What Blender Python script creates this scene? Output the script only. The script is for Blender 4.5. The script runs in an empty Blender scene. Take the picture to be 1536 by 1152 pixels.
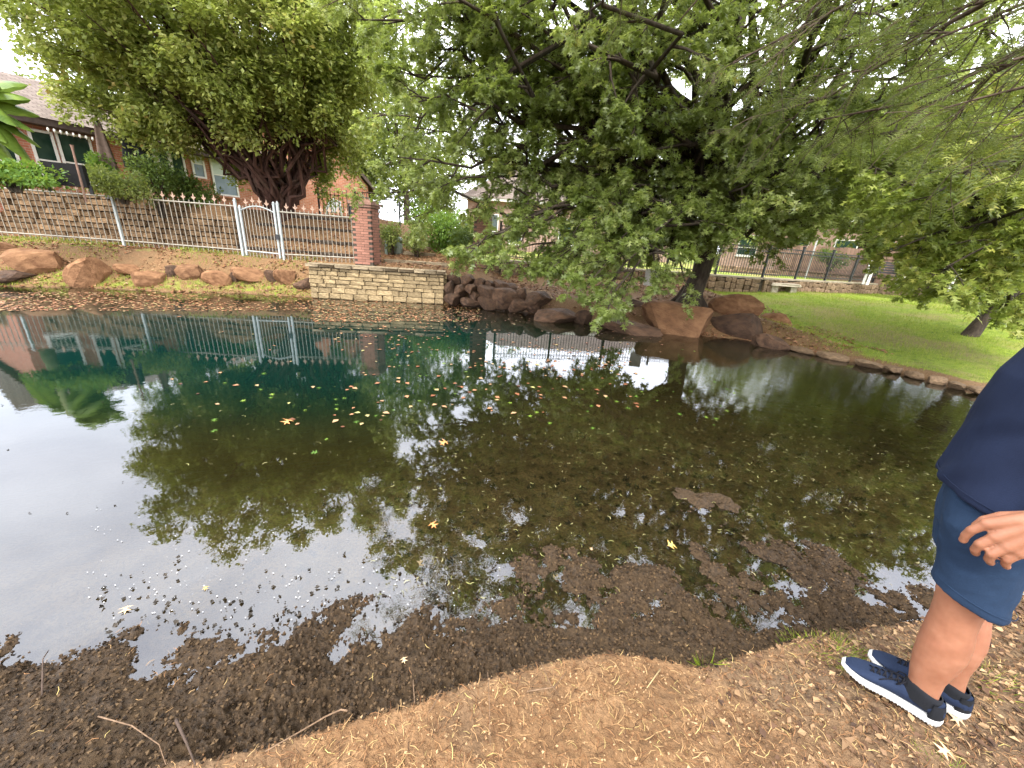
import bpy, math, random
import numpy as np
from mathutils import Vector, Matrix
S = bpy.context.scene
COL = S.collection
R = math.radians
rng = np.random.default_rng(7)
random.seed(7)

# ---------------------------------------------------------------- camera
CAMH = 1.9
FPX = 577.0
_d = math.hypot(118, 1554); _th = math.atan(FPX / _d)
cF = np.array([0, math.cos(_th), -math.sin(_th)]); cU = np.array([0, math.sin(_th), math.cos(_th)]); cR = np.array([1., 0, 0])
_a, _b = 118 / _d, 1554 / _d
cJ = _b * cR + _a * cU; cI = _b * cU - _a * cR
cC = np.array([0, 0, CAMH])
cam = bpy.data.cameras.new('camera'); camo = bpy.data.objects.new('camera', cam); COL.objects.link(camo)
cam.sensor_width = 36; cam.lens = 36 * FPX / 1536; cam.clip_start = .05; cam.clip_end = 2000
camo.matrix_world = Matrix(((cJ[0], cI[0], -cF[0], 0), (cJ[1], cI[1], -cF[1], 0), (cJ[2], cI[2], -cF[2], CAMH), (0, 0, 0, 1)))
S.camera = camo

# ---------------------------------------------------------------- sky and sun
SUN_EL, SUN_AZ = 56, 202          # degrees; azimuth clockwise from +Y
w = bpy.data.worlds.new('World'); S.world = w; w.use_nodes = True
nt = w.node_tree; N = nt.nodes; L = nt.links
for n in list(N): N.remove(n)
out = N.new('ShaderNodeOutputWorld'); bg = N.new('ShaderNodeBackground'); bg.inputs[1].default_value = .1
sky = N.new('ShaderNodeTexSky'); sky.sky_type = 'NISHITA'; sky.sun_disc = False
sky.sun_elevation = R(SUN_EL); sky.sun_rotation = R(SUN_AZ)
tc = N.new('ShaderNodeTexCoord'); mp = N.new('ShaderNodeMapping'); mp.inputs['Scale'].default_value = (1.2, 1.2, 3.2)
nz = N.new('ShaderNodeTexNoise'); nz.inputs['Scale'].default_value = 1.7; nz.inputs['Detail'].default_value = 6; nz.inputs['Roughness'].default_value = .55
nz.inputs['Distortion'].default_value = .4
cr = N.new('ShaderNodeValToRGB')
cr.color_ramp.elements[0].position = .32; cr.color_ramp.elements[0].color = (16, 16.6, 18.6, 1)
cr.color_ramp.elements[1].position = .66; cr.color_ramp.elements[1].color = (27, 27.2, 28.2, 1)
mx = N.new('ShaderNodeMixRGB'); mx.inputs[0].default_value = .93
L.new(tc.outputs['Generated'], mp.inputs[0]); L.new(mp.outputs[0], nz.inputs['Vector']); L.new(nz.outputs[0], cr.inputs[0])
L.new(sky.outputs[0], mx.inputs[1]); L.new(cr.outputs[0], mx.inputs[2]); L.new(mx.outputs[0], bg.inputs[0]); L.new(bg.outputs[0], out.inputs[0])
sl = bpy.data.lights.new('sun', 'SUN'); sl.energy = 3.0; sl.angle = R(28); sl.color = (1, .95, .87)
so = bpy.data.objects.new('sun', sl); COL.objects.link(so)
_sd = Vector((math.sin(R(SUN_AZ)) * math.cos(R(SUN_EL)), math.cos(R(SUN_AZ)) * math.cos(R(SUN_EL)), math.sin(R(SUN_EL))))
so.rotation_euler = _sd.to_track_quat('Z', 'Y').to_euler()
S.view_settings.view_transform = 'Standard'; S.view_settings.look = 'None'
S.view_settings.exposure = 1.05; S.view_settings.gamma = 1; S.view_settings.use_curve_mapping = False
S.render.engine = 'CYCLES'
try:
    S.cycles.max_bounces = 7; S.cycles.diffuse_bounces = 4; S.cycles.glossy_bounces = 3; S.cycles.transparent_max_bounces = 8
    S.cycles.transmission_bounces = 3; S.cycles.use_denoising = True; S.cycles.caustics_reflective = False; S.cycles.caustics_refractive = False
except Exception: pass

# ---------------------------------------------------------------- helpers: pixels, noise
def ray(px, py): return cF + (px - 768) / FPX * cJ + (576 - py) / FPX * cI
def at_z(px, py, z=0.):
    r = ray(px, py); return cC + r * ((z - CAMH) / r[2])
def at_d(px, py, D):
    r = ray(px, py); return cC + r * (D / math.hypot(r[0], r[1]))
def at_y(px, py, y):
    r = ray(px, py); return cC + r * (y / r[1])
def _h(ix, iy, s):
    n = (ix.astype(np.int64) * 374761393 + iy.astype(np.int64) * 668265263 + s * 974634777) & 0xffffffff
    n = ((n ^ (n >> 13)) * 1274126177) & 0xffffffff
    return ((n ^ (n >> 16)) & 0xffff) / 65535.0
def vnoise(x, y, s=0):
    x = np.asarray(x, float); y = np.asarray(y, float)
    ix = np.floor(x); iy = np.floor(y); fx = x - ix; fy = y - iy
    fx = fx * fx * (3 - 2 * fx); fy = fy * fy * (3 - 2 * fy)
    a = _h(ix, iy, s); b = _h(ix + 1, iy, s); c = _h(ix, iy + 1, s); d = _h(ix + 1, iy + 1, s)
    return (a + (b - a) * fx) * (1 - fy) + (c + (d - c) * fx) * fy
def fbm(x, y, f, o=4, s=0, g=.5):
    v = 0; a = 1; t = 0
    for k in range(o):
        v = v + a * (vnoise(x * f + 13.7 * k, y * f - 7.3 * k, s + k) - .5); t += a; a *= g; f *= 2.03
    return v / t * 2
def ss(x, a, b):
    t = np.clip((x - a) / (b - a), 0, 1); return t * t * (3 - 2 * t)
def pdist(x, y, P):
    """signed distance to open polyline P: positive on its left side"""
    best = np.full(x.shape, 1e9); sg = np.ones(x.shape)
    for (ax, ay), (bx, by) in zip(P[:-1], P[1:]):
        dx, dy = bx - ax, by - ay; L2 = dx * dx + dy * dy
        t = np.clip(((x - ax) * dx + (y - ay) * dy) / L2, 0, 1)
        d = np.hypot(x - ax - t * dx, y - ay - t * dy)
        c = dx * (y - ay) - dy * (x - ax)
        m = d < best - 1e-9
        best = np.where(m, d, best); sg = np.where(m, np.sign(c) + (c == 0), sg)
    return best * sg
def pxl(pts, z=0.): return [tuple(at_z(a, b, z)[:2]) for a, b in pts]

# ---------------------------------------------------------------- helpers: objects, materials
def tag(o, label=None, cat=None, group=None, kind=None):
    if label: o['label'] = label
    if cat: o['category'] = cat
    if group: o['group'] = group
    if kind: o['kind'] = kind
    return o
def empty(name, loc=(0, 0, 0), rz=0., label=None, cat=None, group=None):
    o = bpy.data.objects.new(name, None); COL.objects.link(o); o.location = loc; o.rotation_euler = (0, 0, rz); o.empty_display_size = .2
    return tag(o, label, cat, group)
def mesh_np(name, V, F, nper, mat=None, smooth=False, attrs=None, mats=None, mi=None):
    """V (n,3); F flat loop indices; nper loops per face (int or array)"""
    me = bpy.data.meshes.new(name); V = np.asarray(V, np.float32); F = np.asarray(F, np.int32).ravel()
    if np.isscalar(nper): cnt = np.full(len(F) // nper, nper, np.int32)
    else: cnt = np.asarray(nper, np.int32)
    st = np.concatenate(([0], np.cumsum(cnt)[:-1])).astype(np.int32)
    me.vertices.add(len(V)); me.vertices.foreach_set('co', V.ravel())
    me.loops.add(len(F)); me.loops.foreach_set('vertex_index', F)
    me.polygons.add(len(cnt)); me.polygons.foreach_set('loop_start', st); me.polygons.foreach_set('loop_total', cnt)
    me.polygons.foreach_set('use_smooth', np.full(len(cnt), bool(smooth)))
    for m in (mats or ([mat] if mat else [])): me.materials.append(m)
    if mi is not None: me.polygons.foreach_set('material_index', np.asarray(mi, np.int32))
    me.update(calc_edges=True)
    for k, v in (attrs or {}).items():
        a = me.attributes.new(k, 'FLOAT', 'POINT'); a.data.foreach_set('value', np.asarray(v, np.float32))
    return me
def link(name, me, parent=None, **kw):
    o = bpy.data.objects.new(name, me); COL.objects.link(o)
    if parent: o.parent = parent
    return tag(o, **kw) if kw else o
class MB:
    """collects quads/polys into one mesh"""
    def __init__(s): s.v = []; s.f = []
    def add(s, vs, fs):
        b = len(s.v); s.v += [tuple(p) for p in vs]; s.f += [tuple(b + i for i in f) for f in fs]; return s
    def box(s, x0, x1, y0, y1, z0, z1, M=None):
        vs = [(x, y, z) for z in (z0, z1) for y in (y0, y1) for x in (x0, x1)]
        if M is not None: vs = [M @ Vector(p) for p in vs]
        return s.add(vs, [(0, 2, 3, 1), (4, 5, 7, 6), (0, 1, 5, 4), (2, 6, 7, 3), (0, 4, 6, 2), (1, 3, 7, 5)])
    def tube(s, pts, rad, n=6, caps=True):
        pts = [Vector(p) for p in pts]
        if not hasattr(rad, '__len__'): rad = [rad] * len(pts)
        rings = []; up = None
        for i, p in enumerate(pts):
            t = (pts[min(i + 1, len(pts) - 1)] - pts[max(i - 1, 0)]).normalized()
            if up is None: up = Vector((0, 0, 1)) if abs(t.z) < .9 else Vector((1, 0, 0))
            a = t.cross(up).normalized(); b = a.cross(t).normalized(); up = b
            rings.append([p + (a * math.cos(2 * math.pi * k / n) + b * math.sin(2 * math.pi * k / n)) * rad[i] for k in range(n)])
        vs = [q for r in rings for q in r]; fs = []
        for i in range(len(rings) - 1):
            for k in range(n): fs.append((i * n + k, i * n + (k + 1) % n, (i + 1) * n + (k + 1) % n, (i + 1) * n + k))
        if caps: fs.append(tuple(range(n))[::-1]); fs.append(tuple((len(rings) - 1) * n + k for k in range(n)))
        return s.add(vs, fs)
    def loft(s, rings, caps=True):
        n = len(rings[0]); vs = [q for r in rings for q in r]; fs = []
        for i in range(len(rings) - 1):
            for k in range(n): fs.append((i * n + k, i * n + (k + 1) % n, (i + 1) * n + (k + 1) % n, (i + 1) * n + k))
        if caps: fs.append(tuple(range(n))[::-1]); fs.append(tuple((len(rings) - 1) * n + k for k in range(n)))
        return s.add(vs, fs)
    def mesh(s, name, m=None, smooth=False):
        me = bpy.data.meshes.new(name); me.from_pydata(s.v, [], s.f)
        if m: me.materials.append(m)
        if smooth: me.polygons.foreach_set('use_smooth', [True] * len(me.polygons))
        return me
    def build(s, name, m=None, parent=None, smooth=False, **kw): return link(name, s.mesh(name, m, smooth), parent, **kw)

class NT:
    def __init__(s, name):
        s.m = bpy.data.materials.new(name); s.m.use_nodes = True; s.t = s.m.node_tree; s.t.nodes.clear()
        s.out = s.n('ShaderNodeOutputMaterial')
    def n(s, t, **kw):
        x = s.t.nodes.new(t)
        for k, v in kw.items(): setattr(x, k, v)
        return x
    def l(s, a, b): s.t.links.new(a, b)
    def val(s, sock, v):
        if hasattr(v, 'is_linked') or isinstance(v, bpy.types.NodeSocket): s.l(v, sock)
        elif isinstance(v, (tuple, list)) and len(v) == 3 and sock.type == 'RGBA': sock.default_value = (*v, 1)
        else: sock.default_value = v
    def noise(s, scale, det=4, rough=.55, vec=None, dist=0.):
        x = s.n('ShaderNodeTexNoise'); x.inputs['Scale'].default_value = scale; x.inputs['Detail'].default_value = det
        x.inputs['Roughness'].default_value = rough; x.inputs['Distortion'].default_value = dist
        s.l(vec if vec is not None else s.co(), x.inputs['Vector']); return x.outputs[0]
    def co(s):
        if not hasattr(s, '_co'): s._co = s.n('ShaderNodeTexCoord').outputs['Object']
        return s._co
    def geo(s, o='Position'): return s.n('ShaderNodeNewGeometry').outputs[o]
    def attr(s, name): return s.n('ShaderNodeAttribute', attribute_name=name).outputs['Fac']
    def ramp(s, fac, *st):
        x = s.n('ShaderNodeValToRGB'); e = x.color_ramp.elements
        while len(e) > 1: e.remove(e[-1])
        for i, (p, c) in enumerate(st):
            q = e[0] if i == 0 else e.new(p)
            q.position = p; q.color = (*c, 1) if isinstance(c, tuple) else (c, c, c, 1)
        s.l(fac, x.inputs[0]); return x.outputs[0]
    def mix(s, f, a, b, mode='MIX'):
        x = s.n('ShaderNodeMixRGB', blend_type=mode); s.val(x.inputs[0], f); s.val(x.inputs[1], a); s.val(x.inputs[2], b); return x.outputs[0]
    def math(s, op, a, b=0.):
        x = s.n('ShaderNodeMath', operation=op); s.val(x.inputs[0], a); s.val(x.inputs[1], b); return x.outputs[0]
    def bump(s, h, st=.5, d=.01, nrm=None):
        x = s.n('ShaderNodeBump'); x.inputs['Strength'].default_value = st; x.inputs['Distance'].default_value = d; s.l(h, x.inputs['Height'])
        if nrm is not None: s.l(nrm, x.inputs['Normal'])
        return x.outputs[0]
    def prin(s, col, rough=.8, bump=None, spec=.3, metal=0., **kw):
        x = s.n('ShaderNodeBsdfPrincipled'); s.val(x.inputs['Base Color'], col); s.val(x.inputs['Roughness'], rough)
        s.val(x.inputs['Specular IOR Level'], spec); x.inputs['Metallic'].default_value = metal
        for k, v in kw.items(): s.val(x.inputs[k.replace('_', ' ')], v)
        if bump is not None: s.l(bump, x.inputs['Normal'])
        return x.outputs[0]
    def done(s, sh): s.l(sh, s.out.inputs[0]); return s.m
def simple(name, c1, c2, scale=8, rough=.8, bs=.4, bd=.01, spec=.3, bscale=None, metal=0., rnd=.0):
    t = NT(name); f = t.noise(scale, 6); c = t.ramp(f, (.3, c1), (.7, c2))
    if rnd:
        r = t.n('ShaderNodeObjectInfo').outputs['Random']
        hv = t.n('ShaderNodeHueSaturation'); t.l(c, hv.inputs['Color']); t.l(t.ramp(r, (0, 1 - rnd), (1, 1 + rnd)), hv.inputs['Value']); c = hv.outputs[0]
    return t.done(t.prin(c, rough, t.bump(t.noise(bscale or scale * 4, 5), bs, bd), spec, metal))

# ---------------------------------------------------------------- terrain shape
FAR = [(-60, -4.), (-30, 1.5), (-17, 7.0), (-12.47, 9.17), (-11.08, 9.83), (-9.26, 10.11), (-7.76, 10.74), (-5.9, 10.95), (-2.2, 11.55)]
FAR += pxl([(690, 457), (740, 462), (800, 472), (880, 482), (960, 491), (1012, 500), (1060, 505), (1140, 514), (1180, 524), (1225, 533), (1300, 550), (1390, 570), (1440, 584), (1536, 600)])
FAR += [(11.5, 3.5), (16, -3), (24, -14)]
MUDE = [(-30, -9), (-8, -1.2), (-4, .35)] + pxl([(-150, 1060), (0, 1008), (130, 965), (270, 952), (330, 966), (400, 940), (470, 968), (520, 934), (570, 945), (620, 914), (720, 932), (800, 938), (900, 960), (1000, 962), (1060, 965), (1120, 950), (1200, 942), (1400, 925), (1480, 893), (1600, 868)]) + [(4.6, 1.2), (8, -2.), (14, -12)]
SOIL = [(-30, -11), (-6, -2.5), (-2.2, -.2)] + pxl([(250, 1146), (330, 1140), (400, 1120), (520, 1085), (600, 1062), (700, 1028), (800, 1000), (900, 982), (960, 984), (1060, 1006), (1110, 984), (1200, 957), (1300, 942), (1400, 930), (1480, 905), (1600, 880)], .16) + [(4.2, .8), (7.5, -2.3), (13, -12.)]
PATCH = [((840, 850), .26, .10, .045), ((900, 905), .34, .12, .05), ((985, 900), .3, .13, .05), ((860, 930), .3, .1, .05), ((1110, 800), .20, .09, .07), ((1185, 825), .30, .09, .07), ((1240, 862), .22, .07, .06), ((1110, 862), .22, .06, .06), ((1080, 755), .22, .07, .05), ((1050, 820), .10, .12, .03), ((1060, 925), .3, .12, .04),
         ((1160, 900), .22, .05, .03), ((1310, 900), .3, .06, .045), ((1240, 915), .22, .05, .04), ((1360, 920), .2, .05, .04), ((1060, 770), .2, .05, .02), ((1020, 740), .2, .05, .015), ((90, 1000), .25, .08, .0), ((200, 985), .2, .05, .02), ((270, 958), .25, .04, .03), ((60, 1030), .3, .07, .02)]
PATCHW = [(at_z(*p, 0.), a, b, hh) for p, a, b, hh in PATCH]
def far_bank(x, y, t):
    """height of the far side, t = metres behind the far waterline"""
    left = .34 * ss(t, 0, .8) + .60 * ss(t, .55, 1.6)
    yw = 13.0 + .05 * np.abs(x + 9)
    terr = np.where(x < -9.3, ss(y, yw + .08, yw + .3), 0)
    slope = ss(y, 12.5, 15.6)
    k = ss(x, -9.9, -9.2)
    lu = left + 1.38 * (terr * (1 - k) + slope * k)
    mid = .55 * ss(t, .0, .35) + .4 * ss(t, .3, 1.6) + .55 * ss(y, 13, 17) + .5 * ss(y, 17, 24)
    mul = .46 * ss(t, .15, 1.0) + .36 * ss(t, .7, 3.8)
    lawn = .10 * ss(t, 0, .25) + .03 * np.clip(t, 0, 1) + .62 * ss(t, .6, 9.)
    a = ss(x, -5.4, -4.9); b = ss(x, -1.5, -.6); c = ss(x, 6.0, 8.2)
    z = lu * (1 - a) + mid * a
    z = z * (1 - b) + mul * b
    z = z * (1 - c) + lawn * c
    # ground beyond the black fence sits a little higher
    dw = pdist(x, y, LOWP)
    up = ss(dw, .12, .4) * (x > -1.3)
    z = z * (1 - up) + (1.22 + 0 * z) * up
    return z
LOWP = [(-1.0, 14.3), (3.5, 15.0), (9.6, 15.95), (13.3, 17.6), (18.5, 20.0), (30, 25.5), (60, 36)]
def hgt(x, y, fine=True):
    x = np.asarray(x, float); y = np.asarray(y, float)
    df = pdist(x, y, FAR)                     # left side of FAR (going +x) = beyond the water
    dm = -pdist(x, y, MUDE)                   # positive towards the camera
    ds = -pdist(x, y, SOIL)
    # pond bed
    dn = -dm
    nearslope = -.012 - .05 * np.clip(dn, 0, 1.5) - .09 * np.clip(dn - 1.5, 0, 3) - .22 * np.clip(dn - 4., 0, 5)
    leftdeep = -.30 * ss(-x, -1.0, 2.5) * np.clip(dn - .6, 0, 3)
    farslope = -.05 - .45 * np.clip(-df, 0, 6)
    bed = np.maximum(np.maximum(nearslope + leftdeep, farslope), -1.6)
    bed = bed + .05 * fbm(x, y, 1.1, 3, 5) * ss(dn, .3, 1.5)
    pt = np.zeros_like(x)
    for p, a, b, hh in PATCHW:
        q = ((x - p[0]) / (a * 1.25)) ** 2 + ((y - p[1]) / (b * 2.1)) ** 2
        pt = np.maximum(pt, np.exp(-q * q * .8) * (.6 + hh * 8))
    pt = np.clip(pt, 0, 1)
    rag = .125 * fbm(x, y, 3.3, 5, 61, .66) + .045 * np.abs(fbm(x, y, 14, 3, 64, .6)) - .014
    bed = np.where(dn > 0, bed * (1 - pt) + pt * np.clip(rag, -.07, .05), bed)
    # near bank
    mud = .008 + .055 * ss(dm, 0, .28) + .05 * ss(dm, .2, .7)
    soil = .17 + .11 * ss(ds, 0, .55) + .12 * ss(ds, .8, 3.5)
    k = ss(ds, -.07 + 0 * x, .02)
    nb = mud * (1 - k) + soil * k
    z = np.where(dm > 0, nb, bed)
    fb = far_bank(x, y, np.maximum(df, 0))
    z = np.where(df > 0, np.maximum(fb, z * 0 - .02), z)
    if fine:
        r = np.hypot(x, y)
        am = np.maximum(ss(dm, -.45, .02), .0) * (1 - k) * (df < 0)
        cl = np.abs(fbm(x, y, 16, 4, 21, .66))
        z = z + am * (.45 + .9 * ss(fbm(x, y, 2.3, 3, 44), -.3, .3)) * ((.30 - cl) * .064 + np.abs(fbm(x, y, 42, 2, 33, .7)) * -.022 + .006 + fbm(x, y, 4.5, 3, 41) * .035) + am * fbm(x, y, 2.1, 4, 47, .6) * .07 * ss(.5 - dm, 0, .3) - am * .022 * ss(-x, .6, 1.2) * ss(.5 - dm, 0, .3) * ss(r, 6, 3)
        z = z + k * (df < 0) * (fbm(x, y, 6, 3, 51) * .016 - np.abs(fbm(x, y, 24, 3, 52, .7)) * .020 + .004) * ss(r, 6, 3)
        z = z + (df > 0) * ss(df, 0, .5) * fbm(x, y, 1.3, 4, 71) * .035
    return z
def gz(x, y): return float(hgt(np.array([x]), np.array([y]), False)[0])
def G(px, py, dmax=60):
    """where the ray of a pixel meets the ground"""
    r = ray(px, py); r = r / math.hypot(r[0], r[1]); t = np.concatenate((np.arange(.5, 30, .04), np.arange(30, dmax, .3)))
    P = cC[None] + r[None] * t[:, None]; h = hgt(P[:, 0], P[:, 1], False); i = np.argmax((P[:, 2] < h) & (t > .5))
    if not (P[:, 2] < h).any(): return P[-1]
    return np.array([P[i, 0], P[i, 1], h[i]])
HEELZ = .28

# ---------------------------------------------------------------- terrain material
def terrain_mat():
    t = NT('terrain')
    big = t.noise(.9, 5); mid = t.noise(6, 6); fine = t.noise(55, 5, .65); vf = t.noise(180, 3, .6)
    soil = t.ramp(mid, (.25, (.13, .068, .030)), (.5, (.235, .132, .062)), (.8, (.34, .205, .105)))
    soil = t.mix(t.ramp(fine, (.35, .65), (.6, 0.)), soil, (.13, .075, .038))
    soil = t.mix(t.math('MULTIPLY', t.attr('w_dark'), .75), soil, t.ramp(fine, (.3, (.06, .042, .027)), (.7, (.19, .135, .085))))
    mud = t.ramp(fine, (.3, (.013, .0078, .0035)), (.65, (.064, .039, .019)))
    mud = t.mix(t.ramp(mid, (.45, 0.), (.75, .5)), mud, (.075, .048, .024))
    grass = t.ramp(mid, (.25, (.11, .165, .014)), (.5, (.22, .29, .022)), (.8, (.33, .36, .055)))
    grass = t.mix(t.ramp(fine, (.4, .55), (.65, 0.)), grass, (.055, .085, .016))
    grass = t.mix(t.ramp(t.noise(.55, 5, .65), (.46, 0.), (.62, .75)), grass, t.ramp(fine, (.3, (.15, .11, .05)), (.7, (.34, .25, .12))))
    lit = t.ramp(fine, (.3, (.075, .042, .020)), (.5, (.19, .105, .050)), (.72, (.36, .22, .11)))
    lit = t.mix(t.ramp(mid, (.4, 0.), (.8, .6)), lit, (.15, .11, .055))
    bed = t.ramp(mid, (.25, (.072, .048, .019)), (.6, (.19, .125, .052)), (.85, (.27, .185, .085)))
    bed = t.mix(t.ramp(fine, (.38, .8), (.55, 0.)), bed, (.034, .026, .012))
    bed = t.mix(t.ramp(t.noise(24, 4, .6), (.6, 0.), (.7, .6)), bed, (.17, .14, .075))
    edge = t.math('MULTIPLY', t.math('SUBTRACT', mid, .5), .9)
    def wsm(a):
        q = t.math('ADD', t.attr(a), edge); m = t.n('ShaderNodeMapRange', interpolation_type='SMOOTHSTEP')
        t.l(q, m.inputs[0]); m.inputs[1].default_value = .35; m.inputs[2].default_value = .65; return m.outputs[0]
    c = t.mix(wsm('w_mud'), soil, mud)
    c = t.mix(wsm('w_litter'), c, lit)
    c = t.mix(wsm('w_grass'), c, grass)
    c = t.mix(t.attr('w_bed'), c, bed)
    wet = t.attr('w_mud')
    rough = t.math('SUBTRACT', .97, t.math('MULTIPLY', wet, t.ramp(mid, (.40, .52), (.62, .08))))
    b = t.bump(fine, .9, .016); b = t.bump(vf, .8, .006, b)
    return t.done(t.prin(c, rough, b, .24))
M_TER = terrain_mat()
def build_terrain():
    a1 = np.linspace(R(-63), R(61), 520); a2 = np.linspace(R(63), R(296), 60)[1:-1]
    A = np.concatenate((a1, a2))
    rr = np.concatenate(([.02, .3, .55], np.arange(.7, 3.3, .0074), 3.3 * 1.0155 ** np.arange(1, 152), 3.3 * 1.0155 ** 151 * 1.09 ** np.arange(1, 34)))
    nA, nR = len(A), len(rr)
    X = rr[:, None] * np.sin(A)[None]; Y = rr[:, None] * np.cos(A)[None]
    x, y = X.ravel(), Y.ravel(); z = hgt(x, y)
    rad = np.hypot(x, y); z = z + ss(rad, 45, 120) * 1.5
    df = pdist(x, y, FAR); dm = -pdist(x, y, MUDE); ds = -pdist(x, y, SOIL)
    near = df < 0
    w_bed = np.where(near, ss(-z, .0, .05), 0) * (df < .1)
    soilk = np.where(near, ss(ds, -.06, .03), 1.)
    w_mud = np.where(near, (1 - soilk), np.where(x < 6.3, ss(.25 - df, 0, .3) * .6, ss(.45 - df, 0, .3) * .7))
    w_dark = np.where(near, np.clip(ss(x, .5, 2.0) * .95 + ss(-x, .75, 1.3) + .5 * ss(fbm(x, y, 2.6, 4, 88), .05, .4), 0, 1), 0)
    w_mud = np.maximum(w_mud, .62 * ss(x, -9.6, -9.2) * (1 - ss(x, -5.2, -4.8)) * ss(y, 12.5, 12.8) * (1 - ss(y, 14.8, 15.4)))
    w_mud = np.maximum(w_mud, .45 * (x > -2.6) * (1 - ss(x, 6, 8)) * ss(df, 0, .1) * (1 - ss(df, 1.2, 2.6)))
    dw = pdist(x, y, LOWP)
    lawnw = ss(x, 5.6, 8.2) * ss(df, .15, .7) * (1 - .0 * x)
    leftg = (x < -5.8) * (ss(df, .0, .15) * ss(.75 - df, 0, .2) * .46 + ss(df, 1.15, 1.5) * (1 - ss(y, 12.4, 12.9)) * .44 + .75 * ss(y, 15.2, 16.5))
    upg = ss(dw, .2, .5) * (x > -1.3)
    w_grass = np.where(near, 0, np.maximum(np.maximum(lawnw * (.95 - .45 * ss(9.5 - x, 0, 3.5)), leftg), upg))
    w_litter = np.where(near, 0, 1 - .3 * ss(x, 7, 9))
    q = (np.arange(nR - 1)[:, None] * nA + np.arange(nA)[None]); q2 = (np.arange(nR - 1)[:, None] * nA + (np.arange(nA)[None] + 1) % nA)
    F = np.stack((q, q2, q2 + nA, q + nA), -1).reshape(-1, 4)[:, ::-1]
    cx = x[F].mean(1); cy = y[F].mean(1)
    fdf = df[F].mean(1); fz = z[F].mean(1); fds = ds[F].mean(1); fdm = dm[F].mean(1)
    zone = np.zeros(len(F), int)                      # ground
    zone[(fdf < 0) & (fdm <= 0)] = 1                   # pond bed
    zone[(fdf < 0) & (fdm > 0) & (fds <= -.02)] = 2    # mud
    zone[(fdf < 0) & (fdm <= 0) & (fz > .0)] = 2
    zone[(fdf >= 0) & (cx > 7)] = 3                    # lawn
    zone[(fdf >= 0) & (cx <= 7)] = 4                   # bank
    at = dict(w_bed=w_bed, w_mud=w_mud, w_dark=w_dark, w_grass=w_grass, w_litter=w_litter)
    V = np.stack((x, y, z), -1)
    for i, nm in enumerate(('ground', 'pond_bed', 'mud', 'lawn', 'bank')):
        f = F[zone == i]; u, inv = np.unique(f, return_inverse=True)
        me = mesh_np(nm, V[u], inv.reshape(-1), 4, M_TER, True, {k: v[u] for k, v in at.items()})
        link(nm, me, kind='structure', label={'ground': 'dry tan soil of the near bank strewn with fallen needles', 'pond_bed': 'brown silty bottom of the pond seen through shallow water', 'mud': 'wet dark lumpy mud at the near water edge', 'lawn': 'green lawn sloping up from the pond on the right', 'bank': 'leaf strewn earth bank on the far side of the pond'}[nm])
build_terrain()

# ---------------------------------------------------------------- water
def build_water():
    t = NT('water'); co = t.geo()
    n1 = t.noise(1.3, 3, .5, co); n2 = t.noise(9, 3, .55, co, .6); n3 = t.noise(34, 2, .5, co)
    amp = t.attr('ripple')
    h = t.math('ADD', t.math('MULTIPLY', n2, 1.), t.math('MULTIPLY', n3, .25)); h = t.math('MULTIPLY', h, amp)
    b = t.bump(h, .10, .012); b = t.bump(n1, .03, .03, b)
    fr = t.n('ShaderNodeFresnel'); fr.inputs[0].default_value = 1.95; t.l(b, fr.inputs['Normal'])
    gl = t.n('ShaderNodeBsdfGlossy'); gl.inputs['Roughness'].default_value = .012; gl.inputs['Color'].default_value = (.93, .95, 1, 1); t.l(b, gl.inputs['Normal'])
    tr = t.n('ShaderNodeBsdfTransparent'); tr.inputs[0].default_value = (.93, .94, .86, 1)
    di = t.n('ShaderNodeBsdfDiffuse'); t.l(t.ramp(t.attr('depth'), (.1, (.018, .016, .005)), (.45, (.005, .014, .007)), (.9, (.0010, .016, .013))), di.inputs[0])
    m1 = t.n('ShaderNodeMixShader'); t.l(t.attr('turb'), m1.inputs[0]); t.l(tr.outputs[0], m1.inputs[1]); t.l(di.outputs[0], m1.inputs[2])
    m2 = t.n('ShaderNodeMixShader'); t.l(fr.outputs[0], m2.inputs[0]); t.l(m1.outputs[0], m2.inputs[1]); t.l(gl.outputs[0], m2.inputs[2])
    mat = t.done(m2.outputs[0])
    xs = np.concatenate(([-60, -40, -28, -20], np.arange(-16, 12, .14), [13, 15, 18, 24])); ys = np.concatenate(([-14, -9, -5, -2], np.arange(-1, 13.2, .12)))
    X, Y = np.meshgrid(xs, ys); x, y = X.ravel(), Y.ravel()
    h = hgt(x, y, False); d = np.clip(-h, 0, 2)
    cov = np.ones_like(x)
    turb = 1 - np.exp(-d * 1.9)
    dp = np.clip(d / 1.6, 0, 1) * (1 - ss(x, -1., 4.)) * ss(y, 1.5, 4.5) * 1. + .30 * ss(x, -1., 4.) * np.clip(d / 1.6, 0, 1)
    rip = .25 + 1.3 * ss(x, 1.5, 5) * ss(y, 2, 4) + .5 * fbm(x, y, .5, 3, 9)
    nx, ny = len(xs), len(ys)
    q = (np.arange(ny - 1)[:, None] * nx + np.arange(nx - 1)[None]).ravel()
    F = np.stack((q, q + 1, q + 1 + nx, q + nx), -1)
    keep = (pdist(x[F].mean(1), y[F].mean(1), FAR) < .35) & (h[F].min(1) < .03)
    F = F[keep]; u, inv = np.unique(F, return_inverse=True)
    me = mesh_np('water', np.stack((x, y, 0 * x), -1)[u], inv.reshape(-1), 4, mat, True, dict(depth=dp[u], turb=turb[u], ripple=np.clip(rip, .1, 2)[u]))
    link('water', me, kind='structure', label='still dark pond water reflecting the trees and cloudy sky')
build_water()

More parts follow.
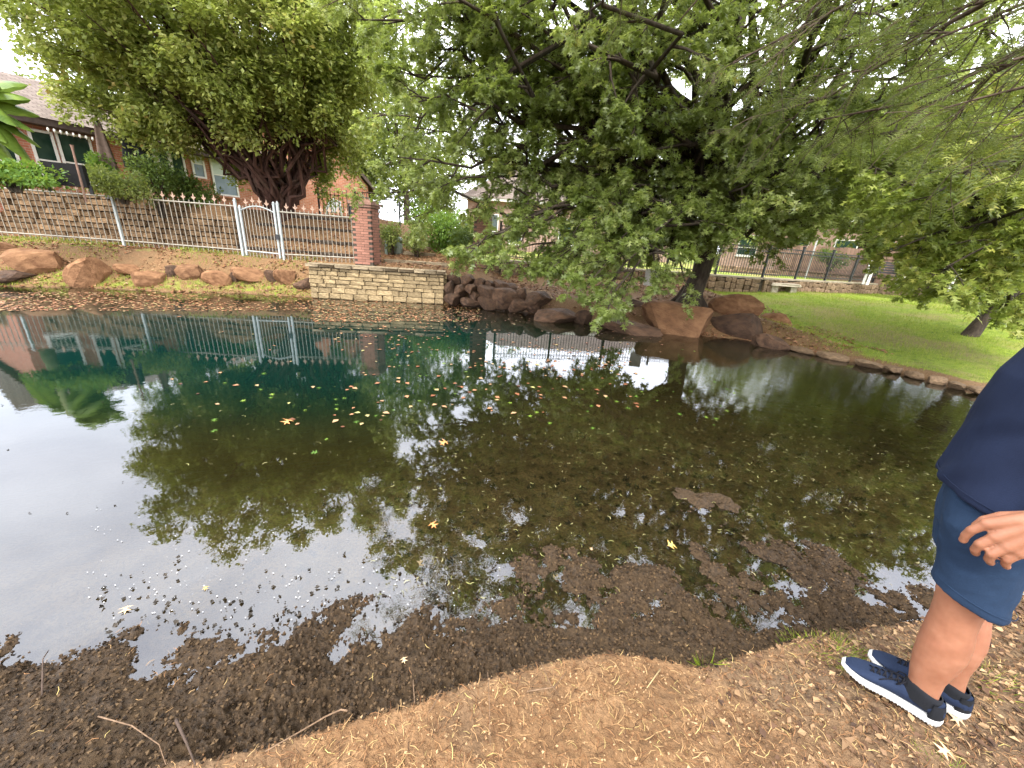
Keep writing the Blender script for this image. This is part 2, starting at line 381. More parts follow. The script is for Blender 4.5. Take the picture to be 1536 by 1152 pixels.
# ---------------------------------------------------------------- foliage library
def leafmat(name, cols, tl=.32, rough=.5, spec=.35, sat=1.):
    t = NT(name); c = t.ramp(t.attr('rnd'), *cols)
    p = t.prin(c, rough, None, spec); tr = t.n('ShaderNodeBsdfTranslucent')
    t.l(t.mix(.45, c, (.38, .46, .06)), tr.inputs[0])
    m = t.n('ShaderNodeMixShader'); m.inputs[0].default_value = tl; t.l(p, m.inputs[1]); t.l(tr.outputs[0], m.inputs[2])
    return t.done(m.outputs[0])
def norm(a): return a / np.maximum(np.linalg.norm(a, axis=-1, keepdims=True), 1e-9)
def frames(d, n):
    """orthonormal frames: y along d, z near n"""
    y = norm(d); z = norm(n - (n * y).sum(-1, keepdims=True) * y); x = np.cross(y, z)
    return np.stack((x, y, z), -1)         # columns
def scatter(name, P, Fr, sc, tv, tf, mat, parent=None, rnd=None, smooth=False, **kw):
    """place template (tv, tf) at P with frames Fr and scale sc"""
    n, k = len(P), len(tv)
    V = np.einsum('nij,kj->nki', Fr, tv) * np.asarray(sc)[:, None, None] + P[:, None]
    if rnd is None: rnd = rng.random(n)
    tf = np.asarray(tf); F = (np.arange(n) * k)[:, None, None] + tf[None]
    me = mesh_np(name, V.reshape(-1, 3), F.ravel(), tf.shape[1], mat, smooth, dict(rnd=np.repeat(rnd, k)))
    return link(name, me, parent, **kw)
# templates: x across, y along, z up
OAK_V = np.array([(0, 0, 0), (.09, .5, .03), (0, 1, -.08), (-.09, .5, .03), (.05, .2, .02), (.44, .40, .05), (.06, .42, .03), (-.05, .2, .02), (-.44, .40, .05), (-.06, .42, .03),
                  (.07, .5, .02), (.36, .80, 0), (.04, .72, 0), (-.07, .5, .02), (-.36, .80, 0), (-.04, .72, 0)])
OAK_F = [(0, 1, 3), (1, 2, 3), (4, 5, 6), (7, 9, 8), (10, 11, 12), (13, 15, 14)]
LEAF_V = np.array([(0, 0, 0), (.27, .45, .05), (0, 1, -.05), (-.27, .45, .05), (0, .5, -.02)])
LEAF_F = [(0, 1, 4), (1, 2, 4), (2, 3, 4), (3, 0, 4)]
DIA_V = np.array([(0, 0, 0), (.30, .5, .06), (0, 1, 0), (-.30, .5, .06)]); DIA_F = [(0, 1, 2), (0, 2, 3)]
_fv = [(-.008, 0, 0), (.008, 0, 0), (0, 1, -.1)]; _ff = [(0, 1, 2)]
for _k in range(6):
    _y = .08 + .15 * _k; _l = .30 * math.sin(math.pi * (.25 + .65 * _k / 6))
    for _s in (-1, 1):
        _b = len(_fv); _fv += [(0, _y, -.01 * _k), (_s * _l, _y + .1, -.06 - .01 * _k), (0, _y + .05, -.01 * _k)]; _ff.append((_b, _b + 1, _b + 2))
CYP_V = np.array(_fv); CYP_F = _ff

M_OAK = leafmat('oak_leaf', ((0., (.085, .125, .026)), (.45, (.20, .26, .06)), (.75, (.34, .40, .14)), (.93, (.46, .50, .16)), (1., (.42, .32, .08))), .55, .33, .7)
M_OAK2 = leafmat('yellowing_oak_leaf', ((0., (.09, .14, .022)), (.4, (.20, .26, .04)), (.7, (.34, .39, .08)), (.92, (.48, .47, .10)), (1., (.34, .16, .06))), .38, .42, .45)
M_CRAPE = leafmat('myrtle_leaf', ((0., (.08, .11, .022)), (.4, (.21, .255, .05)), (.72, (.38, .42, .11)), (.93, (.48, .48, .16)), (1., (.44, .22, .08))), .42, .45, .4)
M_CYP = leafmat('cypress_needle', ((0., (.06, .08, .024)), (.6, (.13, .16, .045)), (1., (.26, .28, .09))), .48, .55)
M_BUSH = leafmat('bush_leaf', ((0., (.03, .06, .014)), (.6, (.08, .13, .025)), (1., (.18, .24, .05))), .3)
M_HEDGE = leafmat('hedge_leaf', ((0., (.05, .12, .02)), (.6, (.12, .23, .03)), (1., (.24, .36, .05))), .4)
M_FARL = leafmat('far_leaf', ((0., (.06, .09, .022)), (.6, (.15, .19, .045)), (1., (.28, .31, .09))), .35)
def barkmat(name, a, b, sc=14):
    t = NT(name); co = t.n('ShaderNodeMapping'); t.l(t.co(), co.inputs[0]); co.inputs['Scale'].default_value = (1, 1, .25)
    f = t.noise(sc, 6, .65, co.outputs[0], .4); c = t.ramp(f, (.3, a), (.7, b))
    c = t.mix(t.ramp(t.noise(2.2, 4), (.5, 0.), (.75, .35)), c, (.09, .085, .06))
    return t.done(t.prin(c, .9, t.bump(f, .9, .02), .2))
M_BARK = barkmat('oak_bark', (.022, .016, .012), (.095, .072, .052))
M_CBARK = barkmat('myrtle_bark', (.03, .014, .010), (.12, .062, .045), 9)
M_PBARK = barkmat('cypress_bark', (.05, .034, .024), (.16, .115, .085), 12)

class Tree:
    def __init__(s, seed): s.r = np.random.default_rng(seed); s.V = []; s.F = []; s.nv = 0; s.sites = []; s.dirs = []; s.cl = []
    def tube(s, P, rad, n):
        P = np.asarray(P); m = len(P); T = np.gradient(P, axis=0); T = norm(T)
        ref = np.array([0, 0, 1.]) if abs(T[0, 2]) < .85 else np.array([1., 0, 0])
        A = norm(np.cross(T, ref)); B = np.cross(A, T); th = np.arange(n) * 2 * np.pi / n
        ring = P[:, None] + (A[:, None] * np.cos(th)[None, :, None] + B[:, None] * np.sin(th)[None, :, None]) * np.asarray(rad)[:, None, None]
        s.V.append(ring.reshape(-1, 3)); i = np.arange(m - 1)[:, None] * n; k = np.arange(n)[None]; k2 = (k + 1) % n
        s.F.append(np.stack((i + k, i + k2, i + n + k2, i + n + k), -1).reshape(-1, 4) + s.nv); s.nv += m * n
    def curve(s, p0, d0, p1, n=9, wob=.05):
        L_ = np.linalg.norm(p1 - p0); t = np.linspace(0, 1, n)[:, None]; c = p0 + d0 * L_ * .5
        P = (1 - t) ** 2 * p0 + 2 * t * (1 - t) * c + t * t * p1
        return P + s.r.normal(0, wob * L_ / n, P.shape) * np.sin(np.pi * t) * 2
    def branch(s, P, r0, r1, n): s.tube(P, np.linspace(r0, r1, len(P)), n)
    def sub(s, P, r0, cnt, l0, l1, ang, droop, lev, tmin=.25, keepth=None, cid=None):
        m = len(P); T = norm(np.gradient(P, axis=0)); Lp = np.linalg.norm(np.diff(P, axis=0), axis=1).sum()
        for j in range(cnt):
            t = tmin + (1 - tmin) * (j + s.r.random()) / cnt; f = t * (m - 1); i = min(int(f), m - 2); p = P[i] + (P[i + 1] - P[i]) * (f - i); tn = T[i]
            q = s.r.normal(0, 1, 3); q[2] = q[2] * .55 + .12; q = norm(q - (q @ tn) * tn)
            d = norm(tn * math.cos(ang) + q * math.sin(ang) + np.array([0, 0, -droop * .3]))
            l = (l0 + (l1 - l0) * s.r.random()) * (1.15 - .55 * t)
            n = 5 if lev == 1 else 3
            tt = np.linspace(0, 1, n)[:, None]
            Q = p + d * l * tt + np.array([0, 0, -1.]) * droop * l * tt ** 2 * .6 + s.r.normal(0, .035 * l, (n, 3)) * tt
            r = max(.003, r0 * (1 - .75 * t) * .55)
            c2 = s.cid if cid is None else cid
            if lev == 1:
                s.branch(Q, r, r * .3, 4); s.cid += 1; s.sub(Q, r, s.n3, s.l3[0], s.l3[1], .85, droop, 2, .2, cid=s.cid)
                s.leafy(Q[-2:], s.cid, .5)
            else:
                s.branch(Q, min(r, .012), .003, 3); s.leafy(Q, c2, 1.)
    cid = 0; nodes = 0
    def leafy(s, Q, c, k):
        n = max(1, int(s.lpt * k)); t = s.r.random(n) ** .8 * (len(Q) - 1)
        if s.nodes: t = np.ceil(t / (len(Q) - 1) * s.nodes) / s.nodes * (len(Q) - 1) * .999
        i = np.minimum(t.astype(int), len(Q) - 2); f = (t - i)[:, None]
        p = Q[i] * (1 - f) + Q[i + 1] * f; d = norm(Q[-1] - Q[0])
        s.sites.append(p + s.r.normal(0, s.jit, p.shape)); s.dirs.append(np.repeat(d[None], n, 0)); s.cl.append(np.full(n, c))
    def finish(s, root, bark, leaf, tv, tf, size, wobn=.8, droop=.4, labelc=None):
        me = mesh_np('trunk', np.concatenate(s.V), np.concatenate(s.F).ravel(), 4, bark, True); link('trunk', me, root).matrix_parent_inverse = Matrix.Translation(-Vector(root.location))
        P = np.concatenate(s.sites); d = np.concatenate(s.dirs); c = np.concatenate(s.cl); n = len(P)
        ld = norm(d * .6 + s.r.normal(0, .75, (n, 3)) * np.array([1, 1, .5]) + np.array([0, 0, -droop]))
        nn = norm(np.array([0, 0, 1.]) + s.r.normal(0, wobn * .6, (n, 3)))
        cr_ = s.r.random(int(c.max()) + 1)
        rnd = np.clip(.55 * s.r.random(n) + .40 * cr_[c] + .05, 0, 1)
        sc = size * (.65 + .6 * s.r.random(n))
        o = scatter('crown', P, frames(ld, nn), sc, tv, tf, leaf, root, rnd); o.matrix_parent_inverse = Matrix.Translation(-Vector(root.location))
        return o

# ---------------------------------------------------------------- big oak on the far right bank
OB = np.array([4.75, 11.0, .62])
def oak():
    T = Tree(3); T.n3 = 7; T.l3 = (.28, .6); T.lpt = 19; T.jit = .03; T.nodes = 3
    trunk = np.array([(0, 0, -.25), (0, 0, .0), (.05, .0, .35), (.14, .0, .8), (.2, .05, 1.3), (.22, .1, 1.9), (.1, .1, 2.8), (-.1, .2, 4.2), (-.15, .3, 6.2), (.0, .2, 8.2)]) * np.array([1, 1, 1]) + OB
    T.tube(trunk, [.46, .36, .27, .235, .23, .25, .2, .16, .1, .03], 14)
    for a in (-2.6, -1.7, -.6, .4, 1.5, 2.6):      # root flares
        e = np.array([math.cos(a), math.sin(a), 0]); T.tube(np.array([OB + e * .12 + (0, 0, .42), OB + e * .26 + (0, 0, .12), OB + e * .5 + (0, 0, -.06)]), [.13, .12, .05], 7)
    tg = [((1060, 300), 10.4), ((900, 445), 8.4), ((930, 360), 9.0), ((985, 300), 9.2), ((840, 385), 9.2), ((745, 350), 9.8), ((700, 372), 9.4), ((650, 285), 10.6), ((590, 235), 11.2), ((610, 110), 11.0),
          ((655, 15), 10.5), ((745, 215), 10.2), ((800, 80), 9.8), ((860, -50), 9.2), ((880, 250), 10.2), ((905, 130), 10.0), ((960, 20), 9.8), ((1130, 270), 9.6), ((1110, 180), 9.8),
          ((1200, 120), 10.2), ((1265, 230), 9.6), ((1250, 320), 10.4), ((1340, 170), 9.6), ((1180, -50), 9), ((1310, 40), 10), ((1050, 100), 9.2), ((1400, 90), 10), ((700, 130), 10.6), ((560, 170), 12.5), ((560, 290), 12.8), ((610, 190), 11.5), ((640, 60), 11.4), ((590, 20), 12.), ((700, 30), 11), ((610, 330), 12.2), ((720, 290), 10.6), ((1180, 330), 12.5), ((1290, 300), 13), ((1330, 240), 13.5), ((1110, 300), 12.6), ((790, 160), 12.5), ((690, 215), 12.5), ((575, 100), 10.8), ((600, 160), 10.6), ((565, 30), 11), ((760, 375), 9.4), ((830, 400), 8.9), ((880, 430), 8.4), ((905, 478), 8.1), ((870, 330), 9), ((700, 385), 9.2)]
    ends = [at_d(p[0], p[1], D) for p, D in tg]
    ends += [np.array(p, float) for p in ((4, 10, 10.6), (1, 9, 9.2), (7.5, 9, 9.8), (2.6, 6.6, 8.6), (6, 6, 8.2), (9, 8, 8.), (0, 12, 8.4), (5, 14, 9.4), (-1.5, 10.5, 7.0), (2, 15.3, 4.3), (8, 15, 4.6), (6, 16.5, 6.6), (10.5, 12.5, 6), (-2.2, 13, 5.6), (1.2, 7.0, 6.8), (4.2, 5.2, 6.6), (-.6, 8.2, 7.9), (8.2, 6.2, 6.6), (10.6, 9.5, 7.2), (3.2, 8.4, 9.6), (-2.0, 8.8, 6.6), (-3, 11.5, 7.6), (2.2, 5.6, 7.4), (7, 4.8, 7), (-1.5, 14, 7.5), (-2.6, 8, 5.6), (-1, 7.2, 6.), (-3.6, 9.6, 5.8), (.6, 6.4, 5.6), (-2, 10, 8), (1.5, 9.5, 10.2), (-1, 9, 8.9), (-3.2, 8.8, 7.2), (7, 10, 5), (8.6, 10.6, 4.6), (9, 9, 5.4), (9, 13, 3.6), (10.5, 11.5, 3.6), (11, 13.5, 4.4), (12, 12, 5), (9.5, 15, 4.2), (7.5, 14, 3.4), (6.5, 12.2, 4.8), (8, 12.6, 6), (10, 8, 4.6), (5.5, 8, 7.8))]
    for e in ends:
        hz = min(max(.35 + (e[2] - OB[2]) * .42 + T.r.random() * .4, 1.15), 6.5)
        i = np.searchsorted(trunk[:, 2] - OB[2], hz); i = min(max(i, 1), len(trunk) - 1)
        f = (hz - (trunk[i - 1, 2] - OB[2])) / (trunk[i, 2] - trunk[i - 1, 2]); p0 = trunk[i - 1] + (trunk[i] - trunk[i - 1]) * f
        v = e - p0; h = norm(np.array([v[0], v[1], 0.])); d0 = norm(h + np.array([0, 0, .75 if e[2] > 2.2 else .9])); Lb = np.linalg.norm(v)
        P = T.curve(p0, d0, e, 11, .35); r = .028 + .011 * Lb
        T.branch(P, r, .012, 7)
        T.sub(P, r, int(4 + Lb * 1.15), .75, 1.45, .8, .30, 1, .3)
    root = empty('oak_tree', OB, 0, 'big spreading oak with dark trunk behind the boulders on the far bank', 'tree')
    T.finish(root, M_BARK, M_OAK, OAK_V, OAK_F, .158, .8, .35)
    return T
oak()

def oak2():
    B = G(1455, 503); T = Tree(11); T.n3 = 6; T.l3 = (.25, .55); T.lpt = 24; T.jit = .035; T.nodes = 3
    tr = np.array([(0, 0, -.2), (0, 0, 0), (.12, 0, .4), (.3, .05, .9), (.42, .05, 1.5), (.45, 0, 2.3), (.4, 0, 3.4), (.5, 0, 5)]) + B
    T.tube(tr, [.25, .17, .135, .12, .11, .09, .07, .02], 10)
    tg = [((1310, 250), 9.2), ((1390, 300), 8.6), ((1470, 250), 8.4), ((1530, 330), 8.8), ((1420, 400), 9.2), ((1535, 400), 9.6), ((1340, 330), 10.2), ((1395, 415), 10), ((1560, 380), 10), ((1440, 180), 9.5), ((1530, 160), 9), ((1600, 250), 11), ((1620, 390), 11), ((1330, 380), 10.8)]
    ends = [at_d(p[0], p[1], D) for p, D in tg] + [B + np.array(p) for p in ((0, 0, 6.5), (2.5, 1, 5), (3, -1, 3.5), (1.5, 3, 4), (-1, 2.5, 5), (1, -2.5, 5.5), (-2, 0, 5.8), (-2.5, 1.5, 3.2), (-3, 0, 4.2), (-3, 2.6, 5), (0, 3, 3), (1, 4, 4.4), (-1.5, 3.5, 3.6))]
    for e in ends:
        hz = min(max((e[2] - B[2]) * .45, .8), 4.2); p0 = np.array([np.interp(hz, tr[:, 2] - B[2], tr[:, k]) for k in range(3)])
        v = e - p0; h = norm(np.array([v[0], v[1], 0.])); P = T.curve(p0, norm(h + (0, 0, .9)), e, 9, .3); Lb = np.linalg.norm(v); r = .02 + .009 * Lb
        T.branch(P, r, .01, 6); T.sub(P, r, int(4 + Lb * 1.1), .6, 1.15, .8, .35, 1, .3)
    root = empty('oak_tree', B, 0, 'smaller leaning oak with yellow-green leaves standing alone on the lawn', 'tree')
    T.finish(root, M_BARK, M_OAK2, OAK_V, OAK_F, .15, .8, .4)
oak2()

def crape():
    B = np.array([-8.75, 14.9, gz(-8.75, 14.9)]); T = Tree(5); T.n3 = 7; T.l3 = (.3, .65); T.lpt = 30; T.jit = .13
    C0 = np.array([-9.75, 14.5, 7.5]); ends = []
    for k in range(62):
        z = 1 - 2 * (k + .5) / 62; a = k * 2.39996; q = math.sqrt(1 - z * z); v = np.array([q * math.cos(a), q * math.sin(a), z])
        if v[2] < -.8: continue
        rad = np.array([5.3, 4.6, 3.5]) * (.80 + .16 * T.r.random()); e = C0 + v * rad
        if v[2] < 0: e[2] = C0[2] + v[2] * 2.0 - .7 * max(0, -v[0])
        ends.append(e)
    ends += [np.array(p, float) for p in ((-14.2, 14, 5.0), (-13, 12.6, 4.8), (-12.4, 16.5, 4.6), (-10.8, 17.5, 4.3), (-8.2, 17.8, 4.4), (-6.5, 17, 5.2), (-14.6, 15, 6), (-13.8, 12.8, 6.2), (-5, 14.4, 6.6), (-6.2, 12.4, 6.6))]
    ends += [np.array(p, float) for p in ((-5, 13.5, 8.5), (-4.7, 14, 7.2), (-4.4, 14.5, 9.6), (-5.2, 12.4, 10))]
    ends += [C0 + T.r.normal(0, 1, 3) * np.array([1.7, 1.7, 1.6]) for _ in range(9)]
    for e in ends:
        a = math.atan2(e[1] - B[1], e[0] - B[0]) + T.r.normal(0, .2); ro = .06 + .16 * T.r.random()
        p0 = B + np.array([math.cos(a) * ro, math.sin(a) * ro, -.1]); v = e - p0; h = np.array([math.cos(a), math.sin(a), 0])
        P = T.curve(p0, norm(h * .42 + (0, 0, 1.)), e, 13, .32); P[0] = p0; r = .058 + .03 * T.r.random()
        T.branch(P, r, .012, 7); T.sub(P, r * .5, 10, .8, 1.5, .8, .22, 1, .52)
    T.tube(np.array([B + (0, 0, -.2), B + (0, 0, .25), B + (0, 0, .9)]), [.40, .33, .27], 12)
    root = empty('crape_myrtle', B, 0, 'large many-stemmed tree in front of the brick house behind the white fence', 'tree')
    T.finish(root, M_CBARK, M_CRAPE, DIA_V, DIA_F, .138, .9, .25)
crape()

def cypress():
    B = np.array([7.2, -1.6, gz(7.2, -1.6)]); T = Tree(21); T.n3 = 6; T.l3 = (.22, .5); T.lpt = 7; T.jit = .05
    top = B + np.array([-.3, .2, 13.]); tr = np.array([B + (top - B) * t for t in np.linspace(-.02, 1, 9)]); T.tube(tr, np.linspace(.36, .05, 9), 12)
    tg = [((1100, 95), 5.6), ((1290, 110), 5.4), ((1180, 40), 5.8), ((1020, 30), 6.0), ((1400, 60), 5.0), ((1330, 190), 5.6), ((1460, 150), 4.8), ((1520, 90), 4.4), ((1230, 180), 6.0), ((930, -40), 6.6), ((1500, 210), 5.2), ((1120, 180), 6.2), ((640, -60), 9.5), ((520, -5), 9.8), ((1400, -40), 4.6)]
    ends = [at_d(p[0], p[1], D) for p, D in tg] + [np.array(p, float) for p in ((-1.8, 7.6, 5.7), (-2.6, 6.8, 6.6), (-.6, 6, 5.6), (.8, 5, 5.2), (-1.2, 5.4, 7.2), (1.6, 6.4, 6.4), (3, 4.2, 5.), (2, 3.4, 6.2), (4.5, 3, 5), (0, 3.8, 7.6), (3.6, 5.5, 7.5), (5.5, 4, 6.6), (7.5, 3, 5.5), (2.5, 1.5, 7.5), (8.5, 2, 8), (5, 1, 9), (7, 1.5, 10.5), (-3.4, 7.4, 8.2))]
    for e in ends:
        hz = max(e[2] + .6, 3.2); p0 = np.array([np.interp(hz, tr[:, 2], tr[:, k]) for k in range(3)]); v = e - p0; h = norm(np.array([v[0], v[1], 0.])); Lb = np.linalg.norm(v)
        P = T.curve(p0, norm(h + (0, 0, .12)), e, 11, .25); r = .018 + .006 * Lb; T.branch(P, r, .008, 6)
        T.sub(P, r, int(4 + Lb * 1.5), .55, 1.25, .75, .42, 1, .35)
    root = empty('bald_cypress', B, 0, 'feathery needled tree whose branches hang in at the top right', 'tree')
    T.finish(root, M_PBARK, M_CYP, CYP_V, CYP_F, .15, .8, .6)
cypress()

def blob(name, P0, rad, n, size, mat, tv=DIA_V, tf=DIA_F, lumps=14, seed=1, label=None, cat=None, group=None, trunk=None, bark=None):
    r = np.random.default_rng(seed); P0 = np.array(P0, float); rad = np.array(rad, float)
    c = norm(r.normal(0, 1, (lumps, 3))) * rad * (.35 + .45 * r.random((lumps, 1))); lr = .35 + .3 * r.random(lumps)
    k = r.integers(0, lumps, n); v = norm(r.normal(0, 1, (n, 3))) * (r.random((n, 1)) ** .45)
    P = P0 + c[k] + v * rad * lr[k][:, None]; P[:, 2] = np.maximum(P[:, 2], P0[2] - rad[2] + r.random(n) * .15)
    d = norm(v + r.normal(0, .5, (n, 3))); nn = norm(r.normal(0, .7, (n, 3)) + (0, 0, 1))
    base = np.array([P0[0], P0[1], P0[2] - rad[2]]) if trunk is None else np.array([P0[0], P0[1], trunk])
    root = empty(name, base, 0, label, cat, group)
    rnd = np.clip(.5 * r.random(n) + .5 * r.random(lumps)[k], 0, 1)
    o = scatter('crown' if trunk is not None else 'foliage', P, frames(d, nn), size * (.6 + .7 * r.random(n)), tv, tf, mat, root, rnd); o.matrix_parent_inverse = Matrix.Translation(-Vector(base))
    m = MB()
    zb = base[2]
    if trunk is not None:
        m.tube([(0, 0, -.3), (.05, 0, (P0[2] - zb) * .6), (0, .1, P0[2] - zb)], [.22, .15, .06], 8)
        for q in range(min(6, lumps)): m.tube([(0, 0, (P0[2] - zb) * .5), tuple(c[q] * .5 + (0, 0, P0[2] - zb)), tuple(c[q] + (0, 0, P0[2] - zb))], [.09, .06, .02], 5)
    else:
        for q in range(min(8, lumps)): m.tube([(c[q][0] * .15, c[q][1] * .15, -.1), tuple(c[q] * .5 + (0, 0, rad[2] * .8)), tuple(c[q] * .9 + (0, 0, rad[2]))], [.03, .02, .01], 5)
    m.build('trunk' if trunk is not None else 'stem', bark or M_BARK, root)
    return root

# ---------------------------------------------------------------- background greenery
def bgtree(px, D, ztop, zc, rx, n, seed, label, grp='trees behind the houses and fences', mat=None):
    p = at_d(px, 350, D); z0 = 1.4
    blob('tree', (p[0], p[1], zc), (rx, rx, ztop - zc), n, .30, mat or M_FARL, seed=seed, lumps=22, label=label, cat='tree', group=grp, trunk=z0)
bgtree(655, 36, 10.5, 6.3, 4.2, 6000, 31, 'tall far tree rising behind the steps between the brick pillars')
bgtree(800, 42, 10, 6, 5.2, 6500, 32, 'far tree behind the pink brick house, left of the big oak trunk')
bgtree(975, 46, 9, 5.5, 5, 7000, 33, 'far tree seen just left above the big oak trunk')
bgtree(1130, 38, 10.5, 6.6, 4.2, 6000, 34, 'far tree behind the black fence right of the big oak trunk')
bgtree(1300, 30, 11, 6.8, 4.6, 8500, 35, 'far tree standing beyond the brown wooden fence')
bgtree(1430, 29, 11, 6.7, 4.6, 8500, 36, 'far tree behind the white garden benches')
bgtree(1580, 26, 11, 6.6, 4.4, 8000, 37, 'far tree at the right edge behind the leaning oak')
bgtree(250, 36, 10.5, 6.5, 4.6, 6500, 39, 'far tree behind the red brick house, left of the many stems')
bgtree(385, 35, 12.5, 7.5, 4.8, 7000, 40, 'tall far tree directly behind the many-stemmed tree')
bgtree(480, 38, 12, 7, 4.4, 6000, 48, 'far tree behind the narrow brick wing')
bgtree(610, 29, 13.5, 8.5, 3.6, 6500, 49, 'tall narrow far tree closing the gap between the two big crowns')
bgtree(545, 33, 9.5, 6, 3.6, 7000, 38, 'far tree behind the air conditioner beside the brick house')
h = G(690, 372)
p = at_d(668, 345, 16.5); blob('hedge', (p[0] + .1, p[1], 2.0), (1.55, 1.3, 1.15), 9000, .12, M_HEDGE, LEAF_V, LEAF_F, 16, 41, 'bright green rounded hedge right of the leaf covered steps', 'hedge')
p = at_d(700, 352, 15.2); blob('shrub', (p[0], p[1], 1.75), (.8, .8, .8), 3500, .10, M_BUSH, LEAF_V, LEAF_F, 10, 42, 'dark green shrub beside the right brick pillar in front of the hedge', 'shrub')
p = at_d(285, 275, 17.5); blob('shrub', (p[0], p[1], 2.75), (1.05, .6, .55), 3600, .10, M_BUSH, LEAF_V, LEAF_F, 14, 43, 'dark green shrub below the pale blind windows of the brick house', 'shrub', 'shrubs along the brick house')
p = at_d(232, 268, 17.0); blob('shrub', (p[0], p[1], 2.8), (.6, .6, .9), 3000, .09, M_BUSH, LEAF_V, LEAF_F, 10, 44, 'dark upright shrub right beside the black folded umbrella', 'shrub', 'shrubs along the brick house')
p = at_d(180, 272, 16.5); blob('shrub', (p[0], p[1], 2.7), (.9, .6, .5), 3500, .08, M_CYP, LEAF_V, LEAF_F, 12, 45, 'feathery grey-green shrub between the black panel and the black umbrella', 'shrub', 'shrubs along the brick house')
p = at_d(150, 235, 18.5); blob('shrub', (p[0], p[1], 3.1), (.45, .4, .7), 2000, .10, M_HEDGE, LEAF_V, LEAF_F, 10, 46, 'yellow-green climbing shrub against the brick wall behind the brown umbrella', 'shrub', 'shrubs along the brick house')
p = at_d(20, 262, 15.5); blob('shrub', (p[0], p[1], 2.55), (1.5, .6, .30), 3200, .11, M_HEDGE, LEAF_V, LEAF_F, 14, 47, 'low leafy shrub under the banana plant on top of the stone wall', 'shrub', 'shrubs along the brick house')
for i, (px, py, D, lb) in enumerate([(588, 352, 15.2, 'small light green shrub just behind the left brick pillar'), (1250, 385, 24, 'grey-green shrub in front of the brown wooden fence'), (625, 362, 15.0, 'sparse sapling in front of the leaf covered path')]):
    p = at_d(px, py, D); blob('shrub', (p[0], p[1], p[2]), (.5 + .3 * (i == 1), .5, .55), 1300, .09, M_FARL if i != 1 else M_BUSH, LEAF_V, LEAF_F, 9, 50 + i, lb, 'shrub')

# banana plant
def banana():
    c = at_d(-22, 272, 17.6); base = np.array([c[0], c[1], 2.3]); root = empty('banana_plant', base, 0, 'banana plant with long broad leaves above the stone wall at the left edge', 'plant')
    t = NT('banana_leaf'); st = t.n('ShaderNodeTexWave', wave_type='BANDS'); st.inputs['Scale'].default_value = 9; t.l(t.co(), st.inputs[0])
    c = t.ramp(t.noise(3, 3), (.3, (.08, .15, .025)), (.7, (.24, .34, .05))); c = t.mix(t.math('MULTIPLY', st.outputs[1], .25), c, (.25, .36, .08))
    p = t.prin(c, .35, None, .5); tr = t.n('ShaderNodeBsdfTranslucent'); t.l(c, tr.inputs[0]); m = t.n('ShaderNodeMixShader'); m.inputs[0].default_value = .35; t.l(p, m.inputs[1]); t.l(tr.outputs[0], m.inputs[2]); ml = t.done(m.outputs[0])
    ms = simple('banana_stem', (.12, .16, .05), (.25, .25, .12))
    MB().tube([(0, 0, -.2), (.05, 0, .9), (0, 0, 2.0)], [.16, .12, .06], 10).build('stem', ms, root, True)
    tips = [((42, 128), 13.5), ((46, 150), 13.2), ((60, 175), 13.6), ((52, 198), 13.2), ((62, 222), 13.4), ((40, 238), 13.0), ((30, 262), 13.2), ((-40, 100), 13.8), ((-90, 150), 14), ((-100, 220), 14.2), ((10, 215), 12.9), ((25, 190), 12.7), ((50, 248), 13), ((0, 130), 13)]
    for k, (q, D) in enumerate(tips):
        tip = Vector(at_d(q[0], q[1], D + 4.0) - base); st_ = Vector((0, 0, 1.3 + .05 * k)); v = tip - st_; L_ = v.length
        n = 16; pts = []
        for i in range(n):
            f = i / (n - 1); pp = st_ + v * f + Vector((0, 0, .42 * min(L_, 1.8) * math.sin(math.pi * f ** .8) * .5)); pts.append(pp)
        side = v.cross(Vector((0, 0, 1))).normalized(); mb = MB(); vs = []; fs = []
        for i, pp in enumerate(pts):
            f = i / (n - 1); wd = .015 if f < .15 else .33 * math.sin(math.pi * min(1, (f - .13) / .87) ** .75) ** .6 + .01
            for s_ in (-1, -.5, 0, .5, 1):
                jag = (1 - .16 * random.random()) if abs(s_) == 1 else 1
                vs.append(pp + side * wd * s_ * jag + Vector((0, 0, wd * (.32 - .75 * abs(s_) ** 1.5 + (.06 if i % 3 == 0 else 0) * abs(s_)))))
        for i in range(n - 1):
            for j in range(4): fs.append((i * 5 + j, i * 5 + j + 1, i * 5 + 6 + j, i * 5 + 5 + j))
        mb.add(vs, fs); mb.build('leaf', ml, root, True)
        MB().tube(pts, [.022 * (1 - .85 * i / n) for i in range(n)], 5).build('leaf_stalk', ms, root, True)
banana()

# ---------------------------------------------------------------- stone pieces
M_ROCK = simple('red_sandstone', (.13, .060, .028), (.30, .160, .080), 3, .88, .8, .03, .25, 18, rnd=.22)
M_DROCK = simple('dark_sandstone', (.035, .019, .011), (.125, .068, .038), 3, .82, .8, .03, .35, 18, rnd=.25)
M_LIME = simple('cream_limestone', (.21, .15, .075), (.46, .35, .20), 5, .9, .7, .012, .2, 40, rnd=.2)
M_LCOP = simple('grey_limestone_coping', (.17, .125, .075), (.36, .29, .19), 5, .9, .8, .012, .2, 40, rnd=.22)
M_TSTONE = simple('brown_wall_stone', (.085, .052, .028), (.27, .175, .095), 3, .9, .7, .015, .2, 30, rnd=.35)
M_FLAG = simple('flagstone', (.13, .085, .05), (.30, .21, .14), 3, .9, .6, .012, .2, 30, rnd=.35)
M_MORTAR = simple('mortar', (.045, .036, .026), (.10, .08, .06), 20)
M_DMORT = simple('dark_joint', (.025, .02, .016), (.06, .048, .036), 20)
M_BRICK = simple('pillar_brick', (.25, .115, .078), (.36, .185, .135), 9, .9, .5, .005, .2, 60, rnd=.16)
M_DBRICK = simple('brown_pillar_brick', (.17, .085, .06), (.28, .15, .11), 9, .9, .5, .005, .2, 60, rnd=.16)
